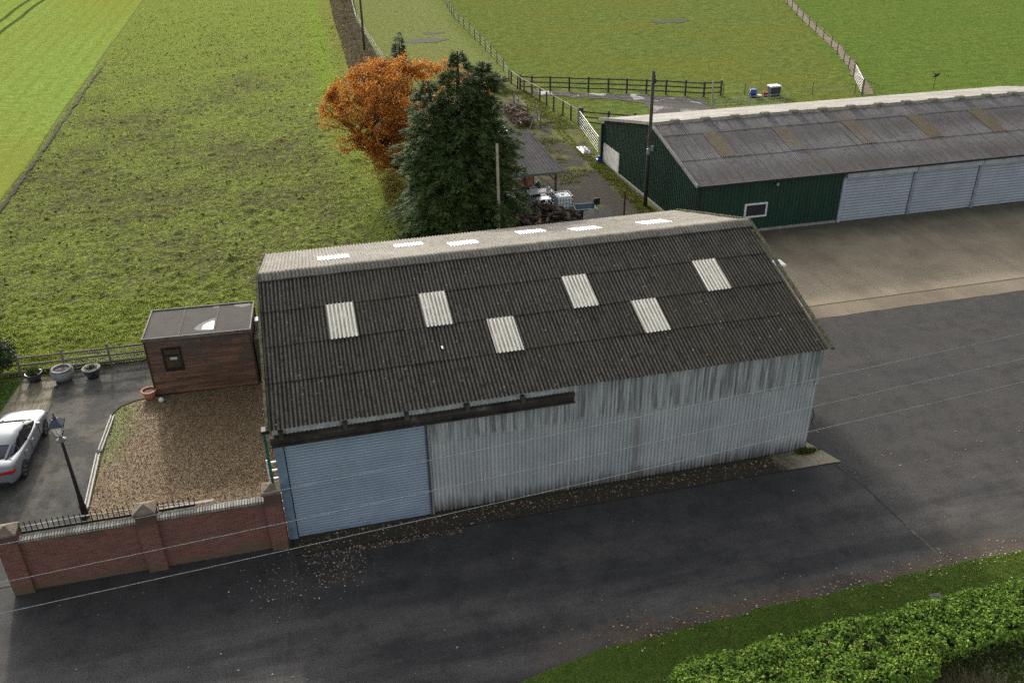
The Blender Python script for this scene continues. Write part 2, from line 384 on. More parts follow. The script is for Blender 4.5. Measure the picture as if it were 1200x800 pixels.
def mat_asphalt():
    n = NB('asphalt', 0.9, 0.2)
    x, y, _ = n.xyz()
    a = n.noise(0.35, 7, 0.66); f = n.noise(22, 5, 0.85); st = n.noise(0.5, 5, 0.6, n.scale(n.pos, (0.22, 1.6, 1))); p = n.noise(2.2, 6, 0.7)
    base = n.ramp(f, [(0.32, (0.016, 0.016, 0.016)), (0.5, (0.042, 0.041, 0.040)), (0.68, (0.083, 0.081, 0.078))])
    base = n.mix(n.math('MULTIPLY', n.rng(st, 0.40, 0.62, 0.0, 0.9), n.rng(n.math('ADD', y, n.math('MULTIPLY', a, 2.0)), -0.5, -5.0, 0.15, 1.0)), base, n.mix(1.0, base, (2.3, 2.2, 2.12), 'MULTIPLY'))  # streaks brighten away from the barn, painting its soft shade into the colour
    base = n.mix(n.rng(a, 0.45, 0.62, 0, 0.55), base, n.mix(1.0, base, (0.62, 0.62, 0.66), 'MULTIPLY'))
    # paler surfacing beyond the seam
    seam = n.math('ADD', 21.35, n.math('MULTIPLY', n.noise(0.5, 3), 0.25))
    past_seam = n.rng(n.math('SUBTRACT', x, seam), -0.05, 0.1)
    base = n.mix(n.math('MULTIPLY', past_seam, 0.7), base, n.mix(1.0, base, (1.25, 1.2, 1.14), 'MULTIPLY'))
    # speckled chippings
    sp_ = n.voro(9, out='Distance'); base = n.mix(n.rng(sp_, 0.10, 0.05, 0, 0.4), base, (0.17, 0.165, 0.155)); g2 = n.noise(9, 3, 0.9); base = n.mix(n.rng(g2, 0.5, 0.68, 0, 0.55), base, (0.016, 0.016, 0.017))
    # brown silt washed to the verge
    ed = n.math('ADD', y, n.math('MULTIPLY', n.math('SUBTRACT', p, 0.5), 1.6))
    silt = n.rng(ed, -6.3, -6.9); silt = n.math('MULTIPLY', silt, n.rng(x, 6, 10)); silt = n.math('MULTIPLY', silt, n.rng(a, 0.38, 0.5, 0.3, 1.0))
    base = n.mix(n.math('MULTIPLY', silt, 0.85), base, n.ramp(f, [(0.3, (0.055, 0.042, 0.03)), (0.7, (0.14, 0.11, 0.08))]))
    fx = n.math('MULTIPLY', n.rng(x, 20.5, 23), n.rng(ed, -4.6, -6.2)); base = n.mix(n.math('MULTIPLY', n.math('MULTIPLY', fx, n.rng(p, 0.45, 0.6)), 0.6), base, (0.10, 0.08, 0.06))
    mott = n.noise(1.1, 6, 0.7); base = n.mix(n.rng(mott, 0.48, 0.62, 0, 0.6), base, n.mix(1.0, base, (0.55, 0.55, 0.57), 'MULTIPLY'))
    # final colour, with roughness varied by the broad noise
    n.color(base); n.rough(n.rng(a, 0.4, 0.6, 0.9, 0.72))
    return n.bump(n.math('ADD', f, n.math('MULTIPLY', p, 0.4)), 0.45, 0.008).m
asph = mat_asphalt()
VE = [(-60, -10.6), (-20, -9.6), (0, -8.75), (6.3, -8.15), (8.9, -7.6), (11.73, -7.45), (14.8, -7.28), (17.88, -7.25), (21.22, -7.15), (24.59, -7.13), (60, -7.0), (200, -7)]
ve = []
for a_, b_ in zip(VE[:-1], VE[1:]): ve += wob(a_, b_, max(1, int((b_[0] - a_[0]) / 0.25)) if a_[0] < 40 and a_[0] > -25 else 3, 0.12, 8)
ve.append(VE[-1])
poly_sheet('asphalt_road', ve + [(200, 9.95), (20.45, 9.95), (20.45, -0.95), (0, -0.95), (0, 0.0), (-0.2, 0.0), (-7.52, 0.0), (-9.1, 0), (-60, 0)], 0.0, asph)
# seam and tar lines in the road
tar = simple('old_tar', (0.028, 0.026, 0.025), 0.4, 5, 0.9, 0.2)
def ribbon(name, pts, w_, z, mat, seed=1, amp=0.05):
    c = []
    for a_, b_ in zip(pts[:-1], pts[1:]): c += wob(a_, b_, max(2, int(math.hypot(b_[0] - a_[0], b_[1] - a_[1]) / 0.15)), amp, seed)
    c.append(pts[-1]); Lp = []; Rp = []
    for i, p in enumerate(c):
        q = c[min(i + 1, len(c) - 1)]; o_ = c[max(i - 1, 0)]; dx, dy = q[0] - o_[0], q[1] - o_[1]; l = math.hypot(dx, dy) + 1e-9
        ww = w_ * (0.7 + 0.6 * noise.noise(Vector((p[0] * 3, p[1] * 3, seed))))
        Lp.append((p[0] - dy / l * ww, p[1] + dx / l * ww)); Rp.append((p[0] + dy / l * ww, p[1] - dx / l * ww))
    return poly_sheet(name, Lp + Rp[::-1], z, mat)
ribbon('road_crack', [(20.9, -1.2), (21.3, -2.7), (21.35, -3.7), (21.45, -5.0)], 0.035, 0.005, tar, 3)
ribbon('road_crack', [(21.5, -5.25), (21.6, -6.1), (21.65, -6.95)], 0.03, 0.005, simple('joint_dirt', (0.13, 0.105, 0.07), 0.3, 4), 6)

# cross-road crack in front of shutter
ribbon('road_crack', [(-0.1, -1.2), (-0.2, -3.4), (-0.55, -6.2), (-0.5, -9)], 0.012, 0.005, simple('crack_line', (0.085, 0.08, 0.075), 0.3, 4), 9, 0.03)

# garden drive
def mat_drive():
    n = NB('damp_tarmac', 0.9, 0.08)
    a = n.noise(0.7, 6, 0.6); f = n.noise(40, 3, 0.7); c = n.noise(2.6, 6, 0.7)
    base = n.ramp(f, [(0.3, (0.045, 0.044, 0.042)), (0.7, (0.095, 0.093, 0.087))])
    base = n.mix(n.rng(a, 0.45, 0.58), base, n.mix(1.0, base, (1.7, 1.62, 1.5), 'MULTIPLY'))
    base = n.mix(n.rng(c, 0.56, 0.66, 0, 0.5), base, (0.06, 0.065, 0.035))
    d2 = n.noise(1.6, 5, 0.7); base = n.mix(n.rng(d2, 0.52, 0.66, 0, 0.6), base, (0.03, 0.03, 0.028)); n.color(base); n.rough(0.95); return n.bump(f, 0.5, 0.01).m
drv = mat_drive()
poly_sheet('driveway', [(-30, 0.0), (-7.52, 0.0), (-7.52, 9.9), (-7.2, 10.6), (-6.6, 11.0), (-5.5, 11.15), (-5.5, 14.4), (-10.35, 14.4), (-10.35, 11.0), (-14, 11), (-30, 11)], 0.012, drv)
def mat_deckpath():
    n = NB('algae_concrete_path', 0.8, 0.3)
    a = n.noise(1.2, 6, 0.65); st = n.noise(1.8, 5, 0.7, n.scale(n.pos, (5.5, 0.5, 1)))
    base = n.ramp(a, [(0.3, (0.10, 0.085, 0.05)), (0.7, (0.24, 0.205, 0.135))])
    base = n.mix(n.rng(st, 0.46, 0.58, 0, 0.75), base, (0.055, 0.05, 0.03)); n.color(base); return n.bump(st, 0.3, 0.01).m
poly_sheet('garden_path', [(-12.3, 10.9), (-10.35, 10.9), (-10.35, 14.3), (-11.85, 14.3)], 0.022, mat_deckpath())
poly_sheet('path_crack', [(-10.35, 10.9), (-10.2, 10.9), (-10.25, 14.3), (-10.35, 14.3)], 0.028, simple('crack_moss', (0.05, 0.055, 0.03), 0.4, 8))
def mat_gravel():
    n = NB('pea_gravel', 0.85, 0.3)
    v = n.voro(34, out='Color'); vd = n.voro(34); a = n.noise(0.9, 6, 0.65); c = n.noise(5, 4, 0.7)
    cc = n.t.nodes.new('ShaderNodeSeparateColor'); n.link(v, cc.inputs[0])
    base = n.ramp(cc.outputs[0], [(0.0, (0.05, 0.034, 0.02)), (0.45, (0.14, 0.096, 0.052)), (0.8, (0.24, 0.17, 0.092)), (1.0, (0.42, 0.33, 0.2))])
    base = n.mix(n.rng(a, 0.4, 0.65, 0, 0.5), base, n.mix(1.0, base, (1.15, 0.95, 0.75), 'MULTIPLY'))
    x, y, _ = n.xyz()
    moss = n.math('MULTIPLY', n.rng(x, -6.2, -7.0), n.rng(y, 5.8, 7.8)); moss = n.math('MULTIPLY', moss, n.rng(c, 0.36, 0.48))
    base = n.mix(n.math('MULTIPLY', moss, 0.92), base, (0.11, 0.155, 0.015)); base = n.mix(n.rng(n.noise(0.8, 5, 0.7), 0.54, 0.66, 0, 0.4), base, (0.09, 0.085, 0.03))
    n.color(base); return n.bump(n.math('MULTIPLY', vd, -1.0), 0.9, 0.02).m
GR = [(-7.4, 0.0), (-0.02, 0.0), (-0.02, 10.95), (-5.3, 10.95), (-6.5, 10.85), (-7.05, 10.5), (-7.3, 9.9)]
def gh(x, y):
    return 0.05 + 0.02 * noise.noise(Vector((x * 1.3, y * 1.3, 3))) + 0.018 * noise.noise(Vector((x * 4.5, y * 4.5, 3)))
heightgrid('gravel_bed', -7.45, -0.02, np.arange(0.0, 11.0, 0.09), 84, gh, mat_gravel(), inside=lambda c: inpoly(c, GR))
# gravel stones that stand up
P = sample_poly(GR, 16000); V, F = leafquads(np.column_stack([P, np.full(len(P), 0.075)]), rng.uniform(0.025, 0.045, len(P)), N=np.tile([0, 0, 1.0], (len(P), 1)), jit=0.9, asp=0.85, pointy=False)
st = NB('gravel_stone', 0.8, 0.3); st.color(st.ramp(st.isl, [(0, (0.05, 0.034, 0.02)), (0.5, (0.16, 0.11, 0.06)), (0.85, (0.27, 0.195, 0.105)), (1, (0.45, 0.37, 0.25))]))
props(mk('gravel', V, F, st.m), 'loose brown pea gravel spread over the garden bed', 'gravel', kind='stuff')

def mat_conc(name, c0, c1, stain, line=None):
    n = NB(name, 0.85, 0.3)
    x, y, _ = n.xyz()
    a = n.noise(0.4, 7, 0.66); f = n.noise(25, 4, 0.7); b = n.noise(0.16, 5, 0.62); st_ = n.noise(0.6, 5, 0.62, n.scale(n.pos, (2.2, 0.22, 1)))
    base = n.ramp(a, [(0.3, c0), (0.7, c1)])
    base = n.mix(n.rng(f, 0.4, 0.75, 0, 0.35), base, n.mix(1.0, base, (0.7, 0.7, 0.7), 'MULTIPLY'))
    base = n.mix(n.rng(st_, 0.5, 0.68, 0, 0.45), base, stain)
    base = n.mix(n.rng(b, 0.5, 0.62, 0, 0.6), base, stain)
    if line:
        wy = n.math('ADD', y, n.math('MULTIPLY', n.noise(0.7, 5), 3.5))
        base = n.mix(n.rng(wy, 19.6, 22.6, 0, 0.8), base, (0.045, 0.045, 0.028))
        wx = n.math('ADD', x, n.math('MULTIPLY', n.noise(0.6, 4), 3)); base = n.mix(n.rng(wx, 26, 22, 0, 0.5), base, (0.07, 0.075, 0.035))
    n.color(base); return n.bump(f, 0.35, 0.006).m
conc = mat_conc('yard_concrete', (0.21, 0.172, 0.118), (0.28, 0.235, 0.165), (0.135, 0.108, 0.07), True)
# bays of concrete with fine joints
jl = simple('joint_moss', (0.035, 0.035, 0.022), 0.4, 4)
poly_sheet('concrete_apron', [(20.45, 11.3), (80, 11.3), (80, 21.45), (24.9, 21.55), (20.45, 21.55)], 0.012, conc)
poly_sheet('joint', [(20.45, 11.22), (80, 11.22), (80, 11.30), (20.45, 11.30)], 0.010, jl)
poly_sheet('concrete_strip', [(20.45, 9.95)] + wob((21, 9.93), (80, 9.93), 150, 0.06, 4) + [(80, 9.95), (80, 11.22), (20.45, 11.22)], 0.008, mat_conc('brown_concrete', (0.16, 0.128, 0.088), (0.225, 0.185, 0.13), (0.12, 0.09, 0.06)))
def mat_plinth():
    n = NB('plinth_concrete', 0.9, 0.2); x, y, _ = n.xyz(); a = n.noise(1.2, 6, 0.7); f = n.noise(14, 5, 0.8)
    c = n.ramp(f, [(0.3, (0.2, 0.175, 0.12)), (0.7, (0.3, 0.27, 0.19))])
    dirt = n.ramp(f, [(0.3, (0.022, 0.02, 0.015)), (0.7, (0.055, 0.048, 0.034))])
    n.color(n.mix(n.rng(n.math('ADD', x, n.math('MULTIPLY', a, 3.0)), 21.2, 20.2), c, dirt)); return n.bump(f, 0.6, 0.015).m
poly_sheet('concrete_plinth', wobpoly([(0.0, -1.0), (15, -1.0), (21.28, -1.06), (20.55, 0.6), (20.45, 0.6), (20.45, 0.0), (0, 0.0)], 0.03, 0.3, 3), 0.03, mat_plinth())

# verge
def mat_verge():
    n = NB('verge_turf', 0.95, 0.15)
    a = n.noise(1.5, 6, 0.7); c = n.noise(14, 4, 0.8)
    base = n.ramp(a, [(0.3, (0.05, 0.085, 0.016)), (0.7, (0.09, 0.145, 0.024))])
    base = n.mix(n.rng(c, 0.5, 0.7, 0, 0.6), base, (0.025, 0.04, 0.012)); n.color(base); return n.bump(c, 0.8, 0.05).m
vm = mat_verge()
vtop = [(x, y - 0.02) for x, y in ve]
poly_sheet('grass_verge', vtop[::-1] + [(-60, -40), (200, -40)][0:1] + [(200, -40)], 0.05, vm)
rim = MB()
for a_, b_ in zip(vtop[:-1], vtop[1:]): rim.add([(a_[0], a_[1], -0.01), (b_[0], b_[1], -0.01), (b_[0], b_[1], 0.05), (a_[0], a_[1], 0.05)], [(0, 1, 2, 3)])
props(rim.build('verge_edge', vm), kind='structure')
props(mk('ground_cover', [(20.05, -8.5, 0.056), (20.5, -8.5, 0.056), (20.5, -8.15, 0.056), (20.05, -8.15, 0.056)], [(0, 1, 2, 3)], simple('cover_concrete', (0.2, 0.19, 0.18), 0.2, 6)), 'grey concrete drain cover set in the grass verge beside the hedge', 'drain cover').name = 'drain_cover'

# ------------------------------------------------------------------ BIG BARN
S = (7.19 - 4.967) / 7.085; RY = 7.085; BW = 14.17; BL = 20.3; Z0 = 4.967; PITCHX = 0.146
def mat_roof(name, dark, mid, light, moss, spots=0.5, crest=0.35, lap=None):
    n = NB(name, 0.92, 0.25)
    x, y, z = n.xyz()
    a = n.noise(0.9, 7, 0.7); f = n.noise(22, 5, 0.8); b = n.noise(0.22, 5, 0.6); stv = n.noise(1.0, 5, 0.65, n.scale(n.pos, (6.85, 0.5, 1)))
    sheet = n.white(n.snap(n.scale(n.pos, (1, 0.6, 0)), (1.02, 1.0, 1.0)))
    base = n.ramp(f, [(0.25, dark), (0.5, mid), (0.78, light)])
    base = n.mix(n.rng(sheet, 0, 1, 0, 0.35), base, n.mix(1.0, base, (1.6, 1.6, 1.6), 'MULTIPLY'))
    mo = n.noise(4.0, 6, 0.75); base = n.mix(n.rng(mo, 0.52, 0.62, 0, 0.75), base, dark)
    big = n.noise(0.3, 4, 0.6); base = n.mix(n.rng(big, 0.5, 0.62, 0, 0.45), base, n.mix(1.0, base, (1.35, 1.35, 1.38), 'MULTIPLY'))
    ph = n.math('COSINE', n.math('MULTIPLY', x, 2 * math.pi / PITCHX))
    valley_dark = n.math('MULTIPLY', n.rng(ph, 0.45, -0.35), n.rng(stv, 0.3, 0.55, 0.6, 1.0))  # darkens the corrugation valleys, broken up by the streak noise
    base = n.mix(n.math('MULTIPLY', valley_dark, crest), base, dark)
    base = n.mix(n.rng(stv, 0.5, 0.7, 0, 0.45), base, dark)
    base = n.mix(n.math('MULTIPLY', n.rng(b, 0.5, 0.62), n.rng(f, 0.45, 0.62, 0, 0.7)), base, moss)
    v = n.voro(2.6); base = n.mix(n.math('MULTIPLY', n.rng(v, 0.10, 0.05), spots), base, (0.42, 0.41, 0.37))
    v2 = n.voro(9.0); base = n.mix(n.math('MULTIPLY', n.rng(v2, 0.16, 0.08), spots * 0.7), base, light)
    if lap:
        u = n.math('ADD', x, n.math('MULTIPLY', n.math('SUBTRACT', y, 21.4), 0.038)); fr_ = n.math('FRACT', n.math('DIVIDE', n.math('SUBTRACT', u, lap), 1.022)); ln = n.rng(n.math('ABSOLUTE', n.math('SUBTRACT', fr_, 0.5)), 0.43, 0.48)
        base = n.mix(n.math('MULTIPLY', ln, n.rng(n.white(n.snap(n.scale(n.pos, (0.98, 0.36, 0)), (1, 1, 1))), 0.2, 0.8, 0.15, 0.75)), base, dark)
    n.color(base); return n.bump(f, 0.6, 0.012).m
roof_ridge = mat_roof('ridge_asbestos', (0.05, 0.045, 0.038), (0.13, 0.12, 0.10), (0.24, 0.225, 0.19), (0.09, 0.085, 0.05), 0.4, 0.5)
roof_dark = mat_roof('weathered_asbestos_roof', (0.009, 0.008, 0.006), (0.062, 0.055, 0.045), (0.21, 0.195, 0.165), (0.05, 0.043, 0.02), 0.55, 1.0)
roof_lit = mat_roof('sunlit_asbestos_roof', (0.09, 0.08, 0.065), (0.19, 0.176, 0.15), (0.29, 0.272, 0.24), (0.13, 0.12, 0.07), 0.4, 0.3)  # same sheeting as the near slope, sunlight put into its paler tones

def corr_sheet(x0, ncor, pa, pb, amp=0.026, off=0.0, zfun=None, lift=(0.0, 0.0), n_s=8, pitch=PITCHX, ny=3, phase0=None):
    """corrugated sheet; corrugations run from pa to pb ((y,z) pairs)"""
    nx = ncor * n_s + 1; V = []
    dy, dz = pb[0] - pa[0], pb[1] - pa[1]; L = math.hypot(dy, dz); ny_, nz_ = -dz / L, dy / L
    for j in range(ny + 1):
        t = j / ny; y = pa[0] + dy * t; z = pa[1] + dz * t; l = lift[0] + (lift[1] - lift[0]) * t
        for i in range(nx):
            x = x0 + i * pitch / n_s; h = amp * math.cos(2 * math.pi * x / pitch) + off + l
            V.append((x, y + ny_ * h, z + nz_ * h))
    F = [(j * nx + i, j * nx + i + 1, (j + 1) * nx + i + 1, (j + 1) * nx + i) for j in range(ny) for i in range(nx - 1)]
    return V, F
def rz_(y):  # roof plane height at depth y
    return Z0 + S * y if y <= RY else Z0 + S * (BW - y)
barn = thing('barn', 'large barn with dark corrugated roof, pale skylight panels, grey sheet walls and blue roller door', 'barn', (10.15, 7.1, 0))
ROWS = [(-0.28, 1.80), (1.66, 3.47), (3.33, 5.19), (5.03, RY)]
near = MB(); far = MB()
ncol = 20; X0 = -0.19
SK = {(2, 2.19), (2, 5.69), (1, 7.98), (2, 11.4), (1, 13.7), (2, 16.99)}
for r, (ya, yb) in enumerate(ROWS):
    for c in range(ncol + 1):
        xa = X0 + c * 7 * PITCHX
        nc = 7 if c < ncol else 1
        j1 = random.uniform(-0.018, 0.018); l1 = random.uniform(0, 0.005)
        sag = 0.012 * noise.noise(Vector((xa * 0.5, r, 0)))
        V, F = corr_sheet(xa - 0.04, nc if c == ncol else nc, (ya + j1, rz_(ya + j1)), (yb, rz_(yb)), lift=(0.016 + l1, 0.0), off=sag)
        near.add(V, F)
for r, (ya, yb) in enumerate([(14.45, 12.37), (12.51, 10.72), (10.86, 8.98), (9.12, RY)]):
    for c in range(ncol + 1):
        xa = X0 + c * 7 * PITCHX
        V, F = corr_sheet(xa - 0.04, 7 if c < ncol else 1, (yb, rz_(yb)), (ya, rz_(ya)), lift=(0.0, 0.016 + random.uniform(0, 0.005)))
        far.add(V, F)
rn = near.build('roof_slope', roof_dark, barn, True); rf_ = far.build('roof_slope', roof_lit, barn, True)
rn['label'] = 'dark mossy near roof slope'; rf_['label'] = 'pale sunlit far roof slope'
# ridge
V = []; nxr = 142 * 8 + 1; prof = [(RY - 0.44, rz_(RY - 0.44) + 0.035), (RY - 0.08, rz_(RY - 0.08) + 0.045), (RY + 0.02, rz_(RY) + 0.05), (RY + 0.10, rz_(RY + 0.10) + 0.045), (RY + 0.44, rz_(RY + 0.44) + 0.03)]
for (y, z) in prof:
    for i in range(nxr):
        x = -0.23 + i * PITCHX / 8; k = int((x + 0.2) / 1.02) % 2; V.append((x, y, z + 0.026 * math.cos(2 * math.pi * x / PITCHX) + 0.008 * k))
mk('ridge_cap', V, [(j * nxr + i, j * nxr + i + 1, (j + 1) * nxr + i + 1, (j + 1) * nxr + i) for j in range(4) for i in range(nxr - 1)], roof_ridge, barn, True)
def mat_skyl():
    n = NB('grp_skylight', 0.45, 0.4)
    x, y, z = n.xyz()
    ph = n.math('COSINE', n.math('MULTIPLY', x, 2 * math.pi / PITCHX)); a = n.noise(9, 4, 0.6); st_ = n.noise(1.5, 4, 0.6, n.scale(n.pos, (6.9, 0.4, 1)))
    base = n.ramp(a, [(0.3, (0.74, 0.72, 0.64)), (0.7, (0.88, 0.87, 0.81))])
    d = n.math('MULTIPLY', n.rng(ph, -0.6, 0.35), n.rng(st_, 0.35, 0.5, 0.7, 1.0)); edge_ = n.noise(2.2, 3)
    n.color(n.mix(n.math('MULTIPLY', d, n.rng(edge_, 0.3, 0.5, 0.7, 1.0)), base, (0.20, 0.165, 0.10))); return n.m
skm = mat_skyl()
for r, xs_ in sorted(SK):
    ya, yb = ROWS[r]
    V, F = corr_sheet(xs_, 7, (ya - 0.02, rz_(ya)), (yb - 0.14, rz_(yb - 0.14)), lift=(0.035, 0.03), amp=0.028)
    mk('skylight', V, F, skm, barn, True)
skf = NB('grp_skylight_back', 0.4, 0.4); skf.color((0.82, 0.82, 0.78))
for xs_, (ya, yb) in ((2.15, (9.4, 10.75)), (5.55, (11.25, 12.4)), (7.75, (9.5, 10.8)), (11.25, (11.1, 12.4)), (13.55, (10.0, 11.1)), (16.75, (9.6, 10.8))):
    V, F = corr_sheet(xs_, 9, (ya, rz_(ya)), (yb, rz_(yb)), lift=(0.03, 0.03))
    mk('skylight', V, F, skf.m, barn, True)
# walls
def mat_wall():
    n = NB('grey_asbestos_cladding', 0.85, 0.3)
    x, y, z = n.xyz()
    st_ = n.noise(1.0, 6, 0.68, n.scale(n.pos, (5.5, 5.5, 0.35))); a = n.noise(0.6, 5, 0.6); f = n.noise(18, 4, 0.7); fine = n.noise(1, 4, 0.7, n.scale(n.pos, (9, 9, 0.5)))
    base = n.ramp(a, [(0.3, (0.35, 0.37, 0.38)), (0.7, (0.50, 0.515, 0.52))])
    base = n.mix(n.rng(f, 0.4, 0.7, 0, 0.25), base, (0.22, 0.235, 0.245))
    phw = n.math('COSINE', n.math('MULTIPLY', x, 2 * math.pi / PITCHX)); base = n.mix(n.rng(phw, -0.2, 0.9, 0, 0.32), base, (0.12, 0.125, 0.13))
    up_ = n.rng(z, 3.1, 3.3)                       # upper sheets are older and more streaked
    streak = n.rng(n.math('ADD', st_, n.math('MULTIPLY', n.math('SUBTRACT', fine, 0.5), 0.5)), 0.44, 0.60)
    base = n.mix(n.math('MULTIPLY', streak, n.math('ADD', 0.16, n.math('MULTIPLY', up_, 0.55))), base, (0.075, 0.075, 0.073))
    base = n.mix(n.math('MULTIPLY', n.rng(n.math('ADD', z, n.math('MULTIPLY', n.math('SUBTRACT', fine, 0.5), 1.8)), 0.65, 0.0), 0.9), base, (0.055, 0.05, 0.038))
    rust = n.math('MULTIPLY', n.rng(n.math('ABSOLUTE', n.math('SUBTRACT', x, 12.9)), 0.22, 0.02), n.rng(z, 3.2, 2.4)); rust = n.math('MULTIPLY', rust, n.rng(fine, 0.35, 0.6))
    base = n.mix(n.math('MULTIPLY', rust, 0.75), base, (0.13, 0.075, 0.06))
    n.color(base); return n.bump(f, 0.4, 0.006).m
wallm = mat_wall()
def wall_corr(mb, x0, x1, z0, z1, y, amp=0.024, ny=1):
    n_ = int((x1 - x0) / PITCHX); V, F = [], []
    nx = n_ * 8 + 1
    for j in range(2):
        for i in range(nx):
            x = x0 + (x1 - x0) * i / (nx - 1); V.append((x, y + amp * math.cos(2 * math.pi * x / PITCHX), z0 if j == 0 else z1))
    F = [(i, i + 1, nx + i + 1, nx + i) for i in range(nx - 1)]; mb.add(V, F)
wb = MB(); wall_corr(wb, 5.12, 20.32, 0.04, 3.26, 0.03, 0.03); wall_corr(wb, 5.12, 20.32, 0.04, 0.52, 0.045)
wb.build('wall', wallm, barn, True)
wb = MB()
for i, (a_, b_) in enumerate(((5.12, 9.9), (9.9, 15.0), (15.0, 20.34))): wall_corr(wb, a_, b_, 3.16 + 0.02 * (i % 2), 4.93, -0.005)
wb.build('wall', wallm, barn, True)['label'] = 'darker streaked upper cladding'
for X in (0.0, 20.3):
    gb = MB(); gb.add([(X, 0.05, 0), (X, 14.1, 0), (X, 14.1, rz_(14.1) - 0.06), (X, RY, rz_(RY) - 0.06), (X, 0.05, rz_(0.05) - 0.06)], [(0, 1, 2, 3, 4) if X > 1 else (4, 3, 2, 1, 0)]); gb.build('gable_wall', wallm, barn)
MB().box(0, 20.3, 14.05, 14.1, 0, rz_(14.1) - 0.06).build('back_wall', wallm, barn)
# barge boards with moss
mossb = NB('mossy_bargeboard', 0.95, 0.2); mossb.color(mossb.ramp(mossb.noise(7, 6, 0.7), [(0.3, (0.05, 0.045, 0.03)), (0.55, (0.13, 0.125, 0.085)), (0.7, (0.19, 0.17, 0.06))])); mossb.bump(mossb.noise(12, 4), 0.8, 0.03)
for X in (-0.23, 20.5):
    bb = MB()
    for ya, yb in ((-0.3, RY), (14.47, RY)):
        k = 14
        for i in range(k):
            a_ = ya + (yb - ya) * i / k; b_ = ya + (yb - ya) * (i + 1) / k; jj = 0.012 * noise.noise(Vector((X, a_ * 2, 0)))
            bb.bar((X, a_, rz_(a_) + 0.02 + jj), (X, b_, rz_(b_) + 0.02 + jj), 0.09, 0.14)
    bb.build('bargeboard', mossb.m, barn)
# moss lumps along the verges and ridge line
P = np.array([(X + random.gauss(0, 0.035), y, rz_(y) + 0.09) for X in (-0.23, 20.5) for y in rng.uniform(-0.25, 14.3, 500)])
V, F = leafquads(P, rng.uniform(0.03, 0.1, len(P)), jit=1)
mk('moss', V, F, simple('moss', (0.12, 0.12, 0.03), 0.5, 9), barn)['kind'] = 'stuff'
# roller shutter
def mat_shutter(name, c, dirt=(0.05, 0.05, 0.045), z_d=0.6, gp=0.117):
    n = NB(name, 0.5, 0.4, 0.0)
    x, y, z = n.xyz(); a = n.noise(0.8, 5, 0.6); f = n.noise(5, 4, 0.7, n.scale(n.pos, (0.3, 1, 3)))
    base = n.ramp(a, [(0.3, tuple(k * 0.85 for k in c)), (0.7, tuple(k * 1.1 for k in c))])
    ph = n.rng(n.math('ABSOLUTE', n.math('SUBTRACT', n.math('FRACT', n.math('DIVIDE', z, gp)), 0.5)), 0.28, 0.46)
    base = n.mix(n.math('MULTIPLY', ph, 0.75), base, tuple(k * 0.35 for k in c))
    base = n.mix(n.math('MULTIPLY', n.rng(n.math('ADD', z, n.math('MULTIPLY', f, 1.2)), z_d + 0.5, 0.3), 0.45), base, dirt)
    n.color(base); return n.m
def shutter(mb, x0, x1, z0, z1, y, pitch=0.117, amp=0.028):
    n_ = int((z1 - z0) / pitch) * 6; V = []
    for i in range(n_ + 1):
        z = z0 + (z1 - z0) * i / n_; t = (z / pitch) % 1.0
        yy_ = y - amp * math.sqrt(max(0, math.sin(math.pi * t)))
        V += [(x0, yy_, z), (x1, yy_, z)]
    mb.add(V, [(2 * i, 2 * i + 1, 2 * i + 3, 2 * i + 2) for i in range(n_)])
blue_sh = mat_shutter('blue_roller_shutter', (0.27, 0.335, 0.415))
m_ = MB(); shutter(m_, 0.2, 4.98, 0.13, 4.22, 0.02); dr = m_.build('roller_door', blue_sh, barn)
MB().box(0.2, 4.98, -0.02, 0.03, 0.035, 0.13).build('bottom_rail', simple('shutter_rail', (0.18, 0.25, 0.33), 0.2, 4), dr)
bf = simple('blue_grey_steel', (0.15, 0.205, 0.27), 0.25, 3, 0.6)
fr = MB(); fr.box(-0.14, 0.17, -0.10, 0.06, 0.03, 4.2); fr.build('door_frame', bf, barn)
fr = MB(); fr.box(4.98, 5.03, -0.06, 0.05, 0.03, 4.2); fr.build('door_frame', simple('dark_guide', (0.06, 0.065, 0.08), 0.2, 3), barn)
MB().box(5.05, 5.12, -0.05, 0.03, 0.03, 4.9).build('corner_trim', galv, barn)
# girder over the door
bmat = NB('rusty_dark_girder', 0.85, 0.3); bmat.color(bmat.ramp(bmat.noise(1.6, 6, 0.7), [(0.35, (0.018, 0.016, 0.014)), (0.6, (0.055, 0.045, 0.036)), (0.72, (0.17, 0.15, 0.13))]))
gd = MB(); gd.box(-0.2, 10.38, -0.24, -0.06, 4.40, 4.52); gd.box(-0.2, 10.38, -0.30, -0.06, 4.18, 4.22); gd.box(-0.2, 10.38, -0.14, -0.08, 4.215, 4.42); gd.build('door_girder', bmat.m, barn)
for xx in (0.1, 2.2, 4.3, 6.4, 8.4): MB().prism([(-0.30, 4.50), (-0.05, 4.50), (-0.05, 4.70), (-0.14, 4.70)], xx, xx + 0.16, lambda u, v, t: (t, u, v)).build('bracket', bmat.m, barn)
fa = MB(); wall_corr(fa, -0.1, 10.2, 4.5, 4.86, -0.02); fa.build('eaves_filler', simple('filler_sheet', (0.4, 0.4, 0.39), 0.3, 3), barn, True)
for xx in np.arange(5.6, 20.2, 1.02): MB().tube([(xx, -0.05, 4.86), (xx, -0.30, 4.87), (xx, -0.30, 4.93)], 0.008, 5).build('hook_bolt', black_metal, barn)
dg = simple('green_painted_pipe', (0.01, 0.13, 0.09), 0.3, 4, 0.45, 0.5)
MB().tube([(-0.36, -0.12, 4.86), (-0.37, 0.02, 4.65), (-0.37, 0.02, 0.05)], 0.052, 10).build('downpipe', dg, barn, True)
MB().box(-0.42, -0.16, -0.32, -0.04, 4.78, 4.92).build('gutter_outlet', black_metal, barn)
